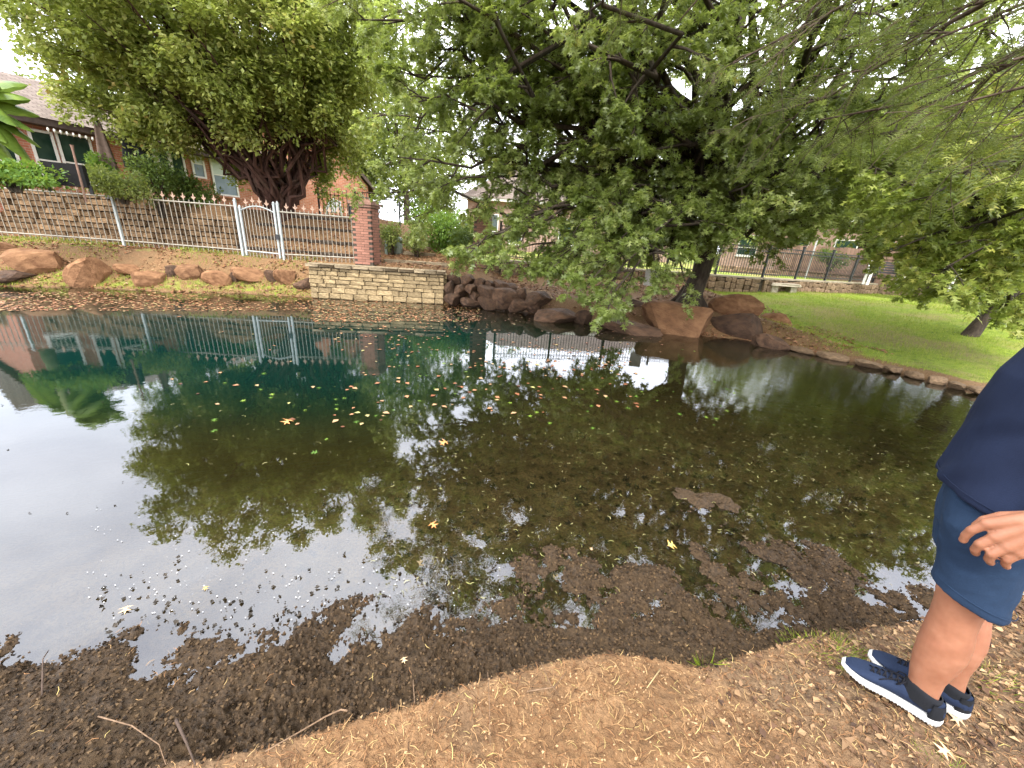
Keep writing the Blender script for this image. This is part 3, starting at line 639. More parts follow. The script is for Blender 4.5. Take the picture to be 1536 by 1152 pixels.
def rockmesh(name, seed, mat, sub=3, cuts=9):
    r = np.random.default_rng(seed); import bmesh
    bm = bmesh.new(); bmesh.ops.create_icosphere(bm, subdivisions=sub, radius=1)
    V = np.array([v.co[:] for v in bm.verts]); d = norm(V); V = np.sign(V) * np.abs(V) ** (.62 + .2 * r.random()); a_ = r.random() * 1.5; V = V @ np.array([[math.cos(a_), math.sin(a_), 0], [-math.sin(a_), math.cos(a_), 0], [0, 0, 1]]); d = norm(V)
    for k in range(cuts):
        n_ = norm(r.normal(0, 1, 3)); h = .52 + .3 * r.random(); q2 = V @ n_; m = q2 > h; V[m] -= (q2[m] - h)[:, None] * n_ * .92
    V += d * (.10 * fbm(V[:, 0] * 1.0 + V[:, 2] * .7 + seed, V[:, 1] + V[:, 2] * .4, 2.2, 4, seed)[:, None])
    V += d * (.045 * fbm(V[:, 0] * 1.3 + V[:, 2], V[:, 1] * 1.2 - V[:, 2] * .6, 6.5, 3, seed + 9)[:, None]); V /= np.abs(V).max(0)
    for v, c in zip(bm.verts, V): v.co = c
    me = bpy.data.meshes.new(name); bm.to_mesh(me); bm.free(); me.materials.append(mat); return me
RK = [rockmesh('rock', 100 + i, M_ROCK) for i in range(6)]; RKD = [rockmesh('rock', 200 + i, M_DROCK) for i in range(6)]
def rock_px(x0, x1, y0, y1, i, mat='r', name='boulder', depth=.8, parent=None, zb=None, tilt=0., sink=.22, off=.0, **kw):
    """a boulder standing on the ground where the photo shows its foot"""
    xc = (x0 + x1) / 2; g = G(xc, y1 - 1) if zb is None else at_z(xc, y1, zb); D = math.hypot(g[0], g[1]); e = norm(np.array([g[0], g[1]])); rr_ = np.array([e[1], -e[0]])
    wl = at_d(x0, y1, D); wr = at_d(x1, y1, D); W = np.linalg.norm(wr - wl) / 2; tp = at_d(xc, y0, D + W * depth * .5); H = max(.08, (tp[2] - g[2])) ; H2 = H * (1 + sink) / 2
    o = link(name, (RKD if mat == 'd' else RK)[i % 6], parent, **kw)
    o.location = (g[0] + e[0] * (W * depth * .55 + off), g[1] + e[1] * (W * depth * .55 + off), g[2] - H * sink + H2)
    o.scale = (W * 1.24, W * depth, H2 * 1.12); o.rotation_euler = (tilt * .3, tilt, math.atan2(rr_[1], rr_[0]) + .15 * math.sin(i * 7))
    return o
BL = [(22, 116, 373, 411, 'large smooth orange boulder, the biggest in the row on the left bank', 'r'), (-25, 66, 404, 425, 'dark flat slab at the left edge, below the biggest orange boulder', 'd'), (106, 176, 388, 428, 'brown angular boulder right next to the biggest orange boulder', 'r'),
      (174, 216, 397, 414, 'small flat brown boulder set back between two larger ones', 'r'), (205, 257, 403, 429, 'pinkish boulder fourth from the left in the front row', 'r'), (252, 276, 399, 417, 'small dark square rock left of a rounded orange boulder', 'd'), (270, 315, 396, 421, 'rounded orange boulder below the middle of the white fence', 'r'),
      (308, 349, 407, 430, 'orange boulder below the left gate post', 'r'), (345, 361, 408, 425, 'small dark rock wedged below the left gate post', 'd'), (350, 402, 403, 425, 'long orange-brown boulder below the white gate', 'r'), (400, 416, 405, 425, 'small dark narrow rock below the right gate post', 'd'),
      (414, 447, 405, 426, 'brown rock, last large one before the cream stone wall', 'r'), (444, 474, 418, 437, 'dark low rock touching the left end of the cream stone wall', 'd'), (-15, 28, 364, 378, 'small reddish rock high on the bank at the left edge', 'r')]
for i, (x0, x1, y0, y1, lb, m) in enumerate(BL): rock_px(x0, x1, y0, y1, i, m, label=lb, cat='boulder', group='boulders along the left bank', depth=.75, tilt=.1 * math.sin(i * 3))
# dry stacked rock wall right of the cream wall
rw = empty('rock_wall', tuple(G(730, 448)), 0, 'dry stacked wall of dark reddish rocks right of the cream stone wall', 'rock wall')
RW = [(668, 692, 411, 426, 1), (690, 712, 412, 428, 1), (709, 727, 418, 434, 1), (725, 744, 420, 434, 1), (741, 760, 422, 438, 1), (757, 776, 427, 442, 1), (666, 682, 424, 444, 0), (679, 699, 427, 446, 0), (696, 714, 427, 440, 0), (703, 722, 436, 452, 0), (718, 745, 430, 448, 0), (741, 776, 436, 462, 0), (771, 792, 434, 452, 0), (786, 824, 437, 459, 0), (664, 690, 441, 456, 0), (688, 720, 446, 460, 0), (718, 745, 447, 463, 0), (762, 790, 450, 467, 0), (788, 812, 452, 468, 0)]
for i, (x0, x1, y0, y1, b) in enumerate(RW):
    o = rock_px(x0 - 2, x1 + 3, y0 - 2, y1 + 3, i, 'd', 'rock', .9, sink=.1, off=.3 if b else .1)
    D = (12.05 if b else 11.7 if y1 < 453 else 11.5) - .0045 * (x0 - 668); c = at_d((x0 + x1) / 2, (y0 + y1) / 2, D); wv = np.linalg.norm(at_d(x1, y1, D) - at_d(x0, y1, D)) / 2; hv = (at_d(x0, y0, D)[2] - at_d(x0, y1, D)[2]) / 2
    o.location = Vector(c) - rw.location; o.parent = rw; o.scale = (wv * 1.22, .3, hv * 1.35)
for i, (x0, x1, y0, y1, lb) in enumerate([(796, 864, 460, 482, 'long flat slab at the water just right of the dark rock wall'), (858, 885, 464, 484, 'small flat slab at the water left of the drooping oak branch'), (900, 942, 462, 482, 'rounded boulder hidden behind the lowest drooping oak branch'), (934, 970, 450, 481, 'upright brown boulder left of the biggest boulder under the oak'),
                                          (964, 1064, 453, 500, 'biggest reddish boulder at the water in front of the oak trunk'), (1054, 1142, 468, 505, 'long low boulder right of the biggest one, its foot in the water'), (1132, 1183, 470, 502, 'square topped boulder at the right end of the row below the oak'), (1066, 1140, 441, 472, 'log shaped grey-brown rock lying on the bank right of the oak trunk'),
                                          (1125, 1178, 497, 521, 'mossy dark stone in the water under the square topped boulder'), (900, 985, 481, 499, 'flat greenish slab just under the drooping oak branch at the water')]):
    g3 = at_z((x0 + x1) / 2, y1, .02) if i != 7 else None
    rock_px(x0, x1, y0, y1, i + 1, 'r' if i in (4, 6) else 'd' if i != 7 else 'r', zb=.0 if i != 7 else None, depth=.6, off=-.1, tilt=.06 * math.sin(i * 5), sink=.35 if i != 7 else .15, label=lb, cat='boulder', group='boulders below the oak')
# stone edging at the right shore
se = empty('stone_edging', tuple(at_z(1310, 550, 0)), 0, 'row of low flat tan stones edging the pond below the lawn', 'edging')
ep = pxl([(1180, 520), (1226, 530), (1276, 540), (1326, 551), (1356, 558), (1392, 567), (1420, 574), (1450, 582), (1486, 590), (1530, 598), (1560, 602)], .06)
M_EDGE = simple('tan_edging_stone', (.10, .065, .038), (.25, .165, .095), 4, .85, .6, .012, .25, 30, rnd=.25)
EM = [rockmesh('stone', 300 + i, M_EDGE, 2, 5) for i in range(4)]
for i, (a, b) in enumerate(zip(ep[:-1], ep[1:])):
    o = link('stone', EM[i % 4], se); a = np.array(a); b = np.array(b); l = np.linalg.norm(b - a); c = (a + b) / 2
    o.location = Vector((c[0], c[1], .055)) - se.location; o.scale = (l * .56, .13 + .03 * (i % 3), .075); o.rotation_euler = (0, 0, math.atan2(b[1] - a[1], b[0] - a[0]))

def stonemesh(seed, mat, rough=.10):
    """rounded rough block in [-.5,.5]^3, front towards -y"""
    r = np.random.default_rng(seed); vs = []; b = .5 - .07
    import bmesh
    bm = bmesh.new(); bmesh.ops.create_cube(bm, size=1); bmesh.ops.bevel(bm, geom=bm.edges[:], offset=.07, segments=1, affect='EDGES')
    for v in bm.verts:
        v.co += Vector(r.normal(0, .022, 3)); 
        if v.co.y < 0: v.co.y -= r.random() * rough
    me = bpy.data.meshes.new('stone'); bm.to_mesh(me); bm.free(); me.materials.append(mat); return me
def course_wall(root, Lw, z0, courses, depth, meshes, name, lmin, lmax, gap, proud=.02, seed=1, ztop=None, s0=0., y0=0.):
    r = random.Random(seed); z = z0; n = 0
    for h in courses:
        x = s0 - r.random() * .1
        while x < Lw - .03:
            l = r.uniform(lmin, lmax)
            if x + l > Lw - lmin * .4: l = Lw - x
            zt = z + h
            if ztop is None or zt <= ztop(x + l / 2) + .02:
                o = link(name, meshes[r.randrange(len(meshes))], root); o.location = (max(x, s0) + (l - (s0 - x if x < s0 else 0)) / 2, y0 + depth / 2 - r.uniform(0, proud), z + h / 2)
                o.scale = (max(.05, l - (s0 - x if x < s0 else 0) - gap), depth, h - gap); n += 1
            x += l
        z += h
    return n
# cream limestone wall
A = np.array([-5.82, 10.86]); B = np.array([-2.2, 11.47]); Lw = float(np.linalg.norm(B - A)); az = math.atan2(B[1] - A[1], B[0] - A[0])
lw = empty('limestone_wall', (A[0], A[1], 0), az, 'cream cut-stone retaining wall with a stone coping rising out of the water', 'stone wall')
LM = [stonemesh(i, M_LIME, .12) for i in range(7)]; CM = [stonemesh(20 + i, M_LCOP, .15) for i in range(5)]
course_wall(lw, Lw, -.42, [.16, .16, .11, .155, .155, .10, .12, .10, .125, .085], .2, LM, 'stone', .2, .46, .014, .03, 3)
course_wall(lw, Lw + .05, .86, [.095], .42, CM, 'coping_stone', .3, .48, .012, .03, 5, s0=-.06, y0=-.05)
MB().box(.01, Lw - .01, .035, .3, -.6, .865).build('core', M_MORTAR, lw)
# side return at the right end
for i, (z, h) in enumerate([(-.2, .16), (-.04, .16), (.12, .16), (.28, .14), (.42, .14), (.56, .14), (.70, .15)]):
    o = link('stone', LM[i % 7], lw); o.location = (Lw - .02, .42, z + h / 2); o.scale = (.2, .42, h - .012); o.rotation_euler = (0, 0, 0)

# stepped brown stone retaining wall on the left terrace
tw = empty('terrace_wall', (-26, 13.0, .9), 0, 'long brown stone retaining wall in courses behind the white fence', 'stone wall')
tw.location = (-24, 13.85, 0); TM = [stonemesh(40 + i, M_TSTONE, .22) for i in range(8)]
def tz(xx):
    X = xx - 24
    return 2.4 if X < -13 else 2.4 - .28 * (X + 13) / 3.0
tw.rotation_euler = (0, 0, -math.atan2(.8, 14.8) * .99)
course_wall(tw, 14.8, .78, [.19, .17, .19, .16, .18, .19, .17, .19, .17], .34, TM, 'stone', .26, .58, .022, .07, 9, ztop=lambda x: tz(x))
mb = MB(); mb.box(0, 14.6, .09, .5, .5, 1.98); mb.build('core', M_DMORT, tw)

# stone courses on the mulch slope behind the fence
sc_ = empty('slope_edging', (-9.2, 12.9, 0), 0, 'low dark stone courses stepping up the mulched slope under the many-stemmed tree', 'edging')
SM = [stonemesh(80 + q, simple('dark_slope_stone', (.025, .018, .012), (.075, .052, .034), 4), .1) for q in range(4)]
for k in range(4):
    y = .2 + .62 * k; n = 9 - k // 2
    for i in range(n):
        X = -9.2 + .1 + i * .46 + .2 * (k % 2); o = link('stone', SM[(i + k) % 4], sc_); o.location = (X + 9.2, y, gz(X, 12.9 + y) + .01); o.scale = (.40, .17, .09 + .03 * ((i * k) % 2))

# brick pillars
def pillar(x, y, z0, wd, h, rz, mat, label, cap=True):
    root = empty('brick_pillar', (x, y, z0), rz, label, 'pillar'); bm_ = MB().box(-.5, .5, -.5, .5, -.5, .5).mesh('brick', mat); n = int(h / .073)
    MB().box(-wd / 2 + .012, wd / 2 - .012, -wd / 2 + .012, wd / 2 - .012, -.3, h).build('core', M_MORTAR, root)
    nb = max(2, round((wd - .1) / .21)); bl = (wd - .1) / nb
    for k in range(n):
        for f in range(4):
            for j in range(nb):
                if f in (2,): continue
                u = -wd / 2 + bl * (j + .5) + (.1 if (k + f) % 2 else 0); v = -wd / 2 + .05
                a = f * math.pi / 2; o = link('brick', bm_, root)
                o.location = (u * math.cos(a) - v * math.sin(a), u * math.sin(a) + v * math.cos(a), k * .073 + .033); o.rotation_euler = (0, 0, a); o.scale = (bl - .010, .1, .063)
    if cap:
        m2 = simple('pillar_cap', (.20, .11, .08), (.34, .2, .15), 8)
        for k, (e, zz) in enumerate([(.03, h), (.06, h + .07), (.0, h + .14)]):
            for j in range(3):
                q = wd / 2 + e; o = MB().box(-q + 2 * q * j / 3 + .004, -q + 2 * q * (j + 1) / 3 - .004, -q, q, zz + .002, zz + .066).build('cap_brick', m2, root)
    return root
pz = gz(-4.85, 12.6)
pillar(-4.82, 12.62, pz - .03, .60, 1.62, R(-5), M_BRICK, 'red brick pillar at the right end of the white fence')
p2 = at_d(722, 394, 14.0)
pillar(p2[0], p2[1], gz(p2[0], p2[1]) - .03, .58, 1.75, R(3), M_DBRICK, 'brown brick pillar at the left end of the black fence, half behind oak leaves')

# steps up between the pillars
st_ = empty('garden_steps', tuple(G(640, 392)), 0, 'stone edged steps covered in brown leaves between the two brick pillars', 'steps')
for (a, b, hh) in [((577, 393), (671, 399), .12), ((606, 381), (653, 384), .10), ((612, 372), (650, 374), .1), ((618, 366), (648, 367), .1)]:
    P = G(*a); Q = G(*b); l = np.linalg.norm(Q - P); n = max(2, int(l / .6)); an = math.atan2(Q[1] - P[1], Q[0] - P[0])
    for i in range(n):
        c = P + (Q - P) * (i + .5) / n; o = link('stone', CM[i % 5], st_); o.location = Vector((c[0], c[1], gz(c[0], c[1]) + .03)) - st_.location; o.scale = (l / n - .015, .22, hh); o.rotation_euler = (0, 0, an)

# low flagstone wall under the black fence
def polyl(P):
    seg = [(np.array(a, float), np.array(b, float)) for a, b in zip(P[:-1], P[1:])]
    return seg
FM = [stonemesh(60 + i, M_FLAG, .18) for i in range(8)]
lowr = empty('flagstone_wall', (9.6, 15.9, .7), 0, 'low irregular stone wall under the black iron fence with a pale cap', 'stone wall')
rr = random.Random(4); nst = 0
m_cap = simple('pale_cap', (.25, .21, .15), (.38, .32, .24), 6)
LOWV = [(-1.0, 14.3), (3.5, 15.0), (9.6, 15.95), (13.3, 17.6), (18.5, 20.0), (30, 25.5)]
for a, b in polyl(LOWV):
    l = np.linalg.norm(b - a); d = (b - a) / l; nrm = np.array([d[1], -d[0]]); an = math.atan2(d[1], d[0]); mid = (a + b) / 2
    M = Matrix.Translation(Vector((a[0], a[1], 0)) - lowr.location) @ Matrix.Rotation(an, 4, 'Z')
    MB().box(-.05, l + .05, -.0, .24, .3, 1.19, M).build('core', M_MORTAR, lowr); MB().box(-.07, l + .07, -.07, .26, 1.192, 1.255, M).build('cap', m_cap, lowr)
    x = 0
    while x < l:
        wv = rr.uniform(.2, .42); z = .55 if l > 0 else 0
        while z < 1.16:
            hh = min(rr.uniform(.14, .26), 1.19 - z)
            if hh > .05 and nst < 290 and x + wv / 2 < l:
                c = a + d * (x + wv / 2); c = c - nrm * -.0; o = link('stone', FM[rr.randrange(8)], lowr); nst += 1
                cc = c + nrm * .02; o.location = Vector((cc[0], cc[1], z + hh / 2)) - lowr.location; o.scale = (wv * rr.uniform(.85, 1) - .02, .12, hh - .02); o.rotation_euler = (0, rr.uniform(-.22, .22), an)
            z += hh
        x += wv
# ---------------------------------------------------------------- fences
M_WFENCE = simple('white_fence_paint', (.22, .19, .145), (.36, .335, .28), 14, .5, .2, .003, .4)
M_WPOST = simple('pale_blue_white_paint', (.32, .36, .35), (.44, .47, .46), 8, .45, .2, .003, .4)
M_RUST = simple('rusty_white_tip', (.30, .17, .11), (.50, .36, .27), 60, .6)
M_BLACK = simple('black_iron', (.010, .010, .011), (.022, .022, .024), 10, .4, .2, .002, .5)
pk = MB().box(-.0075, .0075, -.0075, .0075, 0, 1).mesh('picket', M_WFENCE)
tipm = MB(); 
tipm.add([(0, -.006, .17), (.022, -.006, .09), (.012, -.006, .06), (.055, -.006, .085), (.06, -.006, .055), (.018, -.006, .02), (.012, -.006, 0), (-.012, -.006, 0), (-.018, -.006, .02), (-.06, -.006, .055), (-.055, -.006, .085), (-.012, -.006, .06), (-.022, -.006, .09)] +
         [(0, .006, .17), (.022, .006, .09), (.012, .006, .06), (.055, .006, .085), (.06, .006, .055), (.018, .006, .02), (.012, .006, 0), (-.012, .006, 0), (-.018, .006, .02), (-.06, .006, .055), (-.055, .006, .085), (-.012, .006, .06), (-.022, .006, .09)],
         [tuple(range(13)), tuple(range(25, 12, -1))] + [(i, i + 13, (i + 1) % 13 + 13, (i + 1) % 13) for i in range(13)])
tipm = tipm.mesh('finial', M_RUST)
def fence(root, a, b, ztop, zb0, zb1, n, gate=False, arch=0.):
    a = np.array(a, float); b = np.array(b, float); l = np.linalg.norm(b - a); d = (b - a) / l; an = math.atan2(d[1], d[0]); O = root.location
    for i in range(1, n):
        f = i / n; c = a + (b - a) * f; zb = zb0 + (zb1 - zb0) * f; top = ztop - .18 + arch * math.sin(math.pi * f) + (.06 if i % 2 else .07)
        o = link('picket', pk, root); o.location = Vector((c[0], c[1], zb + .02)) - O; o.rotation_euler = (0, 0, an); o.scale = (1, 1, top - zb)
        if i % 2 == 0:
            q = link('finial', tipm, root); q.location = Vector((c[0], c[1], top + .02)) - O; q.rotation_euler = (0, 0, an)
    for zz, nm in ((-.18, 'top_rail'), (None, 'bottom_rail')):
        pts = []
        for i in range(9):
            f = i / 8; c = a + (b - a) * f; pts.append(Vector((c[0], c[1], (ztop + zz + arch * math.sin(math.pi * f)) if zz else zb0 + (zb1 - zb0) * f + .17)) - O)
        MB().tube(pts, .021, 4).build(nm, M_WPOST if gate else M_WFENCE, root)
def post(root, x, y, z0, z1, w_=.06, m=None):
    o = MB().box(-w_ / 2, w_ / 2, -w_ / 2, w_ / 2, z0, z1).box(-w_ / 2 - .008, w_ / 2 + .008, -w_ / 2 - .008, w_ / 2 + .008, z1, z1 + .02).build('post', m or M_WPOST, root); o.location = Vector((x, y, 0)) - root.location
    k = MB().tube([(0, 0, z1 + .02), (0, 0, z1 + .05), (0, 0, z1 + .09)], [.03, .035, .003], 6).build('post_cap', m or M_WPOST, root); k.location = o.location; return o
wf = empty('iron_fence', (-12, 12, 0), 0, 'white painted iron fence with rusty spear tips left of the gate', 'fence')
PW = [(-19.2, 11.3), (-15.5, 11.65), (-11.9, 11.95), (-8.42, 12.08), (-7.25, 12.2), (-5.1, 12.5)]
zf = lambda p: gz(*p) - .02
for k in range(3): fence(wf, PW[k], PW[k + 1], 2.46 if k else 2.5, zf(PW[k]), zf(PW[k + 1]), 24)
for p in PW[:4]: post(wf, p[0], p[1], zf(p) - .2, 2.42)
wg = empty('iron_gate', (-7.8, 12.1, 0), 0, 'white arched garden gate in the iron fence between two pale posts', 'gate')
ga = (PW[3][0] + .11, PW[3][1] + .01); gb = (PW[4][0] - .11, PW[4][1] - .01)
fence(wg, ga, gb, 2.36, zf(ga), zf(gb), 10, True, .14)
post(wg, *ga, zf(ga) + .04, 2.24, .05); post(wg, *gb, zf(gb) + .04, 2.4, .05)
MB().box(-.05, .05, -.03, .03, 0, .14).build('latch', M_BLACK, wg).location = Vector((gb[0] + .03, gb[1] - .05, 1.45))- wg.location
wf2 = empty('iron_fence', (-6, 12.3, 0), 0, 'short white iron fence section between the gate and the red brick pillar', 'fence')
fence(wf2, PW[4], PW[5], 2.40, zf(PW[4]), zf(PW[5]), 18); post(wf2, *PW[4], zf(PW[4]) - .2, 2.42)

# black iron fence on the low wall
bf = empty('iron_fence', (5, 15.2, 1.25), 0, 'black iron picket fence on top of the low stone wall behind the oak', 'fence')
bpk = MB().box(-.008, .008, -.008, .008, 0, 1.1).mesh('picket', M_BLACK); npk = 0; cnt = 0; far = MB()
for si, (a, b) in enumerate(polyl([(-.8, 14.45), (3.5, 15.12), (9.6, 16.08), (13.3, 17.73), (18.5, 20.13), (30, 25.6)])):
    l = np.linalg.norm(b - a); d = (b - a) / l; an = math.atan2(d[1], d[0]); M = Matrix.Translation(Vector((a[0], a[1], 0)) - bf.location) @ Matrix.Rotation(an, 4, 'Z')
    for zz in (1.36, 2.22, 2.36): MB().box(0, l, -.015, .015, zz, zz + .035, M).build('rail', M_BLACK, bf)
    n = int(l / .11)
    for i in range(n):
        c = a + d * l * (i + .5) / n
        if npk < 300: o = link('picket', bpk, bf); o.location = Vector((c[0], c[1], 1.3)) - bf.location; o.rotation_euler = (0, 0, an); npk += 1
        else: far.box(-.008, .008, -.008, .008, 1.3, 2.4, Matrix.Translation(Vector((c[0], c[1], 0)) - bf.location) @ Matrix.Rotation(an, 4, 'Z'))
    npost = max(1, round(l / 2.05))
    for i in range(npost):
        c = a + d * l * i / npost; o = MB().box(-.035, .035, -.035, .035, 1.25, 2.5).box(-.045, .045, -.045, .045, 2.5, 2.53).build('post', M_BLACK, bf); o.location = Vector((c[0], c[1], 0)) - Vector((bf.location.x, bf.location.y, bf.location.z)); o.rotation_euler = (0, 0, an)
if far.v: far.build('distant_pickets', M_BLACK, bf, kind='stuff')
# small black fence in front of the white chair
sf = empty('iron_fence', (-6.5, 16.6, 1.9), 0, 'short black iron fence in front of the white patio chair', 'fence')
a = at_d(480, 322, 19.2); b = at_d(600, 334, 18.4); l = math.hypot(b[0] - a[0], b[1] - a[1]); an = math.atan2(b[1] - a[1], b[0] - a[0]); zg = 2.15; sf.location = (a[0], a[1], zg)
for i in range(int(l / .16)):
    o = MB().box(-.011, .011, -.011, .011, -.3, 1.18 + (.06 if i % 2 else 0)).build('picket', M_BLACK, sf); o.location = (math.cos(an) * i * .16, math.sin(an) * i * .16, 0); o.rotation_euler = (0, 0, an)
for zz in (.12, .98): MB().box(0, l, -.015, .015, zz, zz + .035, Matrix.Rotation(an, 4, 'Z')).build('rail', M_BLACK, sf)
for i in (0, .45, 1): o = MB().box(-.03, .03, -.03, .03, -.4, 1.3).build('post', M_BLACK, sf); o.location = (math.cos(an) * l * i, math.sin(an) * l * i, 0)

# ---------------------------------------------------------------- houses
def brickmat(name, c1, c2, mort, sc=1.):
    t = NT(name); sp = t.n('ShaderNodeSeparateXYZ'); t.l(t.co(), sp.inputs[0]); cb = t.n('ShaderNodeCombineXYZ')
    t.l(t.math('ADD', sp.outputs[0], sp.outputs[1]), cb.inputs[0]); t.l(sp.outputs[2], cb.inputs[1])
    b = t.n('ShaderNodeTexBrick'); t.l(cb.outputs[0], b.inputs[0]); b.inputs['Scale'].default_value = 1
    b.inputs['Brick Width'].default_value = .22 * sc; b.inputs['Row Height'].default_value = .077 * sc; b.inputs['Mortar Size'].default_value = .008; b.inputs['Bias'].default_value = -.2
    b.inputs['Color1'].default_value = (*c1, 1); b.inputs['Color2'].default_value = (*c2, 1); b.inputs['Mortar'].default_value = (*mort, 1)
    n = t.noise(5, 4, .6); c = t.mix(t.ramp(n, (.60, 0.), (.68, .5)), b.outputs[0], (.62, .47, .38)); c = t.mix(t.ramp(t.noise(1.1, 4), (.4, .25), (.7, 0.)), c, tuple(v * .6 for v in c1))
    return t.done(t.prin(c, .9, t.bump(b.outputs[1], -.4, .01), .2))
M_HB = brickmat('red_house_brick', (.36, .125, .070), (.52, .21, .13), (.42, .32, .25))
M_TB = brickmat('pink_house_brick', (.30, .185, .14), (.40, .27, .21), (.36, .30, .26))
def roofmat():
    t = NT('grey_shingles'); b = t.n('ShaderNodeTexBrick'); t.l(t.co(), b.inputs[0]); b.inputs['Scale'].default_value = 1; b.inputs['Brick Width'].default_value = .3; b.inputs['Row Height'].default_value = .16; b.inputs['Mortar Size'].default_value = .012
    b.inputs['Color1'].default_value = (.13, .10, .085, 1); b.inputs['Color2'].default_value = (.21, .17, .145, 1); b.inputs['Mortar'].default_value = (.06, .05, .04, 1)
    return t.done(t.prin(b.outputs[0], .95, t.bump(b.outputs[1], -.5, .02), .1))
M_ROOF = roofmat()
M_TRIM = simple('white_trim', (.62, .60, .55), (.76, .74, .70), 8, .5)
M_EAVE = simple('dark_eave', (.05, .035, .03), (.10, .07, .06), 8)
tg_ = NT('dark_green_glass'); M_GLASS = tg_.done(tg_.prin(tg_.ramp(tg_.noise(1.5, 3), (.35, (.012, .03, .022)), (.7, (.04, .07, .05))), .08, None, .5))
tg_ = NT('pale_blind'); wv_ = tg_.n('ShaderNodeTexWave', bands_direction='Z'); wv_.inputs['Scale'].default_value = 6; tg_.l(tg_.co(), wv_.inputs[0]); M_BLIND = tg_.done(tg_.prin(tg_.ramp(wv_.outputs[1], (0, (.42, .47, .42)), (1, (.60, .65, .58))), .5, None, .5))
M_BLUEG = simple('blue_grey_panel', (.16, .20, .24), (.26, .31, .36), 2, .5)
HD = R(27); hd = np.array([math.sin(HD), math.cos(HD), 0]); hn = np.array([math.cos(HD), -math.sin(HD), 0]); H0 = at_d(327, 250, 24.); H0[2] = 0
def hw(px, py):
    r = ray(px, py); t = ((H0 - cC) @ hn) / (r @ hn); P = cC + r * t; return float((P - H0) @ hd), float(P[2])
house = empty('brick_house', (H0[0], H0[1], 2.2), math.atan2(hd[1], hd[0]), 'red brick house with grey shingle roof behind the many-stemmed tree', 'house')
# local: x along wall (away), y = left of wall direction (into the house), z up from 2.2
s0, _ = hw(-70, 230); s1, _ = hw(474, 300); ze = hw(90, 195)[1] - 2.2
MB().box(s0, s1, 0, 9, -.6, ze).build('wall', M_HB, house)
MB().box(s0 - .2, s1 + .5, -.55, .02, ze, ze + .2).build('eave', M_EAVE, house)
rf = MB(); rf.add([(s0 - .2, -.6, ze + .2), (s1 + .6, -.6, ze + .2), (s1 - 2, 4.2, max(ze + 1.3, 4.3)), (s0 - .2, 4.2, max(ze + 1.3, 4.3)), (s1 + .6, 10, ze + .2), (s0 - .2, 10, ze + .2)], [(0, 1, 2, 3), (1, 4, 2), (3, 2, 4, 5), (0, 3, 5), (0, 5, 4, 1)]); rf.build('roof', M_ROOF, house)
def window(parent, x0, x1, z0, z1, kind='dark', y=-.02, split=True, name='window'):
    f = MB(); t = .07
    for bx in ((x0 - t, x0, z0 - t, z1 + t), (x1, x1 + t, z0 - t, z1 + t), (x0, x1, z1, z1 + t), (x0, x1, z0 - t, z0)): f.box(bx[0], bx[1], y - .05, y + .03, bx[2], bx[3])
    fo = f.build(name, M_TRIM, parent)
    zm = z0 + (z1 - z0) * .38
    if split: MB().box(x0, x1, y - .035, y + .02, zm - .025, zm + .025).build('sash_bar', M_TRIM, fo)
    MB().box(x0, x1, y - .012, y - .004, z0, zm if split else z1).build('pane', M_GLASS if kind == 'dark' else M_BLUEG, fo)
    if split: MB().box(x0, x1, y - .012, y - .004, zm, z1).build('pane', M_GLASS if kind == 'dark' else M_BLIND, fo)
    MB().box(x0 - .12, x1 + .12, y - .10, y + .01, z0 - .16, z0 - .072).build('sill', M_TRIM if kind == 'dark' else M_HB, fo)
    return fo
def wpx(x0, x1, yt, yb, **kw):
    a, zt = hw(x0, yt); b, _ = hw(x1, yt); zb = hw(x0, yb)[1]; window(house, a, b, zb - 2.2, zt - 2.2, **kw)
wpx(44, 72, 196, 262); wpx(85, 128, 200, 266)
for (x0, x1) in ((213, 226), (235, 248), (254, 270)):
    wpx(x0, x1, 222 + (x0 - 213) * .1, 262, split=False); wpx(x0, x1, 186 + (x0 - 213) * .15, 211 + (x0 - 213) * .1, split=False)
wpx(283, 297, 213, 262, kind='pale'); wpx(311, 343, 213, 288, kind='pale'); wpx(441, 466, 232, 302, kind='pale')
wpx(-40, 8, 190, 262)
MB().tube([(s1 - .2, -.12, -.5), (s1 - .2, -.12, ze)], .09, 8).build('downpipe', M_EAVE, house)
for i in range(9):
    a, zz = hw(62 + i * 9.5, 193.5 + i * 2); MB().tube([(a, -.58, zz - 2.2 + .02), (a, -.58, zz - 2.2 - .05), (a, -.58, zz - 2.2 - .1)], [.02, .04, .01], 6).build('string_light', M_TRIM, house)
